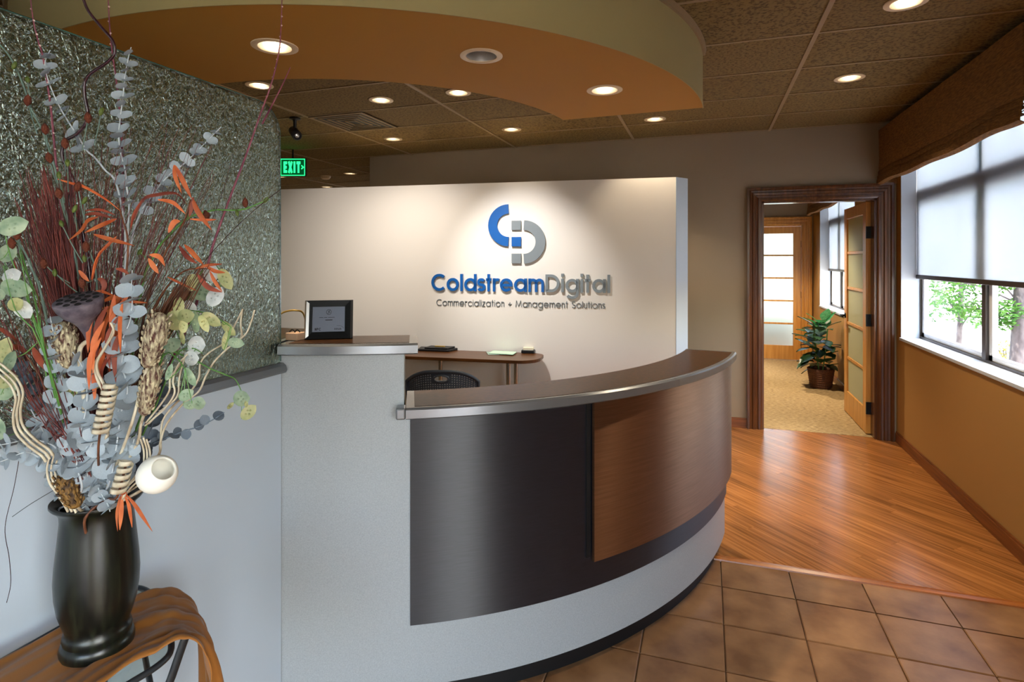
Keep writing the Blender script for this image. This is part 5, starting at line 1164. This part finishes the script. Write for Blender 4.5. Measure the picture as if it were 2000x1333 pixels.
# shaved wood coils
def coil(label, u0, v0, u1, v1, d, rad, turns):
    a, b = P(u0, v0, d), P(u1, v1, d); ax = (a - b).normalized(); q = V((0, 0, 1)).rotation_difference(ax); L = (a - b).length; rows = []; n = turns * 14; w = L / turns * .66
    for i in range(n + 1):
        an = 2 * pi * i / 14; h = L * i / n; rr = rad * (1 - .12 * i / n)
        rows.append([b + q @ V((rr * cos(an), rr * sin(an), h)), b + q @ V((rr * 1.02 * cos(an), rr * 1.02 * sin(an), h + w))])
    t = thing('wood_coil', label, 'wood coil', tuple(b), GB); o = MB().grid(rows).build('ribbon', MT['cream'], t, smooth=True, fixn=False); md = o.modifiers.new('thickness', 'SOLIDIFY'); md.thickness = .0012
    MB().tube(spline([a - ax * .004, b, b.lerp(MOUTH, .5), MOUTH + V((0, 0, -.04))], 4), .0022, 6).build('core_stem', MT['brown_twig'], t, smooth=True)
coil('pale shaved wood coil standing in the middle of the eucalyptus', 216, 755, 194, 855, 1.03, .0125, 8)
coil('small shaved wood coil low by the orange ribbon', 247, 905, 228, 972, 1.07, .0125, 5)
# white pod cup
wp = P(307, 927, 1.07); wa = (V((CA, SA, 0)) * .7 - VIEW * .42 + V((0, 0, .55))).normalized(); wt_ = thing('white_pod', 'round white cup shaped pod hanging beside the vase lip', 'seed pod', tuple(wp), GB)
pr2 = [(0, -.034)] + [(.0345 * cos(R(a)), .0345 * sin(R(a))) for a in range(-75, 50, 12)] + [(.0218, .0262), (.0205, .0262), (.0195, .022)] + [(.029 * cos(R(a)), .029 * sin(R(a))) for a in range(35, -80, -14)] + [(0, -.029)]
MB().lathe(pr2, wp, 32, wa).build('cup', MT['shell'], wt_, smooth=True, ang=60)
MB().tube(spline([wp - wa * .033, wp - wa * .05 + V((-.01, .01, -.01)), MOUTH + V((.05, -.03, -.0))], 4), .003, 6).build('stem', MT['cream'], wt_, smooth=True)
# lunaria
def lunaria(label, stem, d0, foot, discs, sm='green_stem'):
    c = path(stem, d0, d0 + .04, foot); t = thing('lunaria_sprig', label, 'lunaria sprig', tuple(c[-1]), GB)
    MB().tube(c, [.0009 + .0012 * i / len(c) for i in range(len(c))], 5).build('stem', MT[sm], t, smooth=True)
    for u, v, a, b, rot, m in discs:
        p = P(u, v, d0 + rb.uniform(-.015, .015)); nv = (-VIEW + V((rb.uniform(-.25, .25), rb.uniform(-.1, .1), rb.uniform(-.25, .25)))).normalized(); e = V((CA, SA, 0)); e = (e - nv * e.dot(nv)).normalized(); g = nv.cross(e)
        k_ = d0 / 1120; ex = e * cos(R(rot)) + g * sin(R(rot)); ey = -e * sin(R(rot)) + g * cos(R(rot)); n = 16; mb = MB()
        rim_ = [p + ex * a * k_ * cos(2 * pi * i / n) * (1.12 if i == 0 else 1) + ey * b * k_ * sin(2 * pi * i / n) for i in range(n)]
        mid_ = [p + ex * a * k_ * .6 * cos(2 * pi * i / n) + ey * b * k_ * .6 * sin(2 * pi * i / n) + nv * .0018 for i in range(n)]
        mb.add([p + nv * .0012] + mid_ + rim_, [(0, 1 + i, 1 + (i + 1) % n) for i in range(n)] + [(1 + i, 17 + i, 17 + (i + 1) % n, 1 + (i + 1) % n) for i in range(n)])
        for s_ in range(4): an = s_ * 1.7 + u; mb.lathe([(.0022, 0), (.0012, .0012), (0, .0015)], p + (ex * a * cos(an) + ey * b * sin(an)) * k_ * .33 + nv * .0014, 6, nv)
        do = mb.build('disc', MT[m], t, smooth=True, fixn=False)
        qn = min(c, key=lambda x: (x - p).length); s0_ = p - ex * a * k_ * .98; MB().tube(spline([s0_, s0_.lerp(qn, .5) + V((0, 0, -.004)), qn], 3), .0008, 4).build('stalk', MT[sm], do)
lunaria('lunaria sprig with pale green discs along the left edge', [(5, 430), (20, 500), (45, 560), (70, 640), (95, 720)], 1.02, (-.03, -.02), [(24, 442, 26, 19, 20, 'lun_g'), (30, 563, 28, 19, -10, 'lun_g'), (22, 540, 22, 15, 20, 'lun_w'), (44, 604, 20, 17, -60, 'lun_w'), (-2, 575, 14, 12, 0, 'lun_g'), (14, 495, 20, 16, 40, 'lun_g'), (30, 595, 16, 13, 30, 'lun_y')])
lunaria('lunaria sprig with larger discs low at the left edge behind wavy sticks', [(28, 700), (50, 690), (78, 668), (85, 690), (100, 780)], 1.05, (-.03, -.01), [(5, 690, 30, 17, 70, 'lun_y'), (18, 708, 22, 15, 60, 'lun_g'), (8, 760, 26, 20, 60, 'lun_g'), (-2, 840, 22, 14, 80, 'lun_g'), (14, 745, 18, 13, 30, 'lun_y')])
lunaria('lunaria sprig with white discs behind the right orange leaves', [(440, 540), (420, 520), (395, 530), (370, 580), (330, 660), (280, 800)], 1.14, (.03, 0), [(412, 533, 15, 18, 0, 'lun_w'), (396, 571, 22, 17, 10, 'lun_g'), (420, 580, 20, 16, 60, 'lun_w'), (440, 545, 22, 12, -60, 'lun_y'), (375, 552, 12, 17, 0, 'lun_y'), (370, 600, 16, 12, -30, 'lun_w')])
lunaria('lunaria sprig with yellow discs right of the large seed head', [(452, 640), (430, 625), (395, 610), (350, 612), (320, 660), (280, 800)], 1.09, (.03, -.01), [(349, 600, 20, 11, 100, 'lun_y'), (343, 626, 22, 20, 20, 'lun_y'), (362, 618, 18, 14, 10, 'lun_y'), (358, 637, 14, 9, 100, 'lun_y'), (382, 630, 22, 10, 85, 'lun_g'), (398, 632, 18, 8, -60, 'lun_y'), (412, 624, 20, 12, -35, 'lun_y'), (446, 642, 18, 10, -45, 'lun_y'), (440, 666, 18, 7, 85, 'lun_y'), (460, 670, 18, 10, -10, 'lun_g'), (356, 660, 14, 6, 90, 'lun_y')])
lunaria('lunaria sprig of white discs under the yellow ones', [(395, 690), (370, 680), (340, 700), (310, 780)], 1.11, (.04, 0), [(383, 675, 16, 19, 0, 'lun_w'), (373, 700, 15, 15, 0, 'lun_w'), (335, 675, 18, 14, 30, 'lun_g')])
lunaria('lunaria sprig with a long green pod leaning beside the cream sticks', [(362, 722), (345, 700), (320, 695), (290, 780)], 1.07, (.04, -.01), [(371, 736, 20, 11, -60, 'lun_g'), (330, 728, 17, 6, 70, 'lun_g'), (388, 788, 12, 13, 0, 'lun_g'), (363, 772, 15, 11, 30, 'lun_g'), (370, 792, 14, 9, 10, 'lun_g')])
lunaria('long drooping lunaria stem with two discs hanging over the low wall', [(472, 766), (460, 742), (440, 732), (410, 720), (370, 700), (320, 695), (280, 800)], 1.1, (.04, -.01), [(471, 779, 15, 16, 0, 'lun_g'), (485, 806, 17, 12, 45, 'lun_y'), (450, 793, 9, 4, 45, 'lun_y'), (481, 790, 6, 4, 90, 'lun_y')])
lunaria('lunaria sprig peeping between eucalyptus stems at the middle', [(140, 760), (150, 790), (165, 850)], 1.09, (0, -.02), [(142, 765, 15, 19, 20, 'lun_y'), (186, 743, 13, 18, 10, 'lun_y')])
fine = MB(); t = thing('fine_grass', 'single hair thin dark grass stalks drooping left of the vase', 'grass stalks', tuple(MOUTH), GB)
for pts in ([(40, 880), (28, 950), (10, 1030), (18, 1090), (21, 1140), (13, 1178)], [(110, 955), (60, 985), (24, 1010)], [(548, 370), (500, 408), (450, 455), (400, 510), (340, 590), (280, 720)], [(455, 300), (440, 360), (415, 430), (395, 500)]):
    MB().tube(path(pts, 1.12, 1.16, None), .0007, 4).build('stalk', MT['willow'], t)
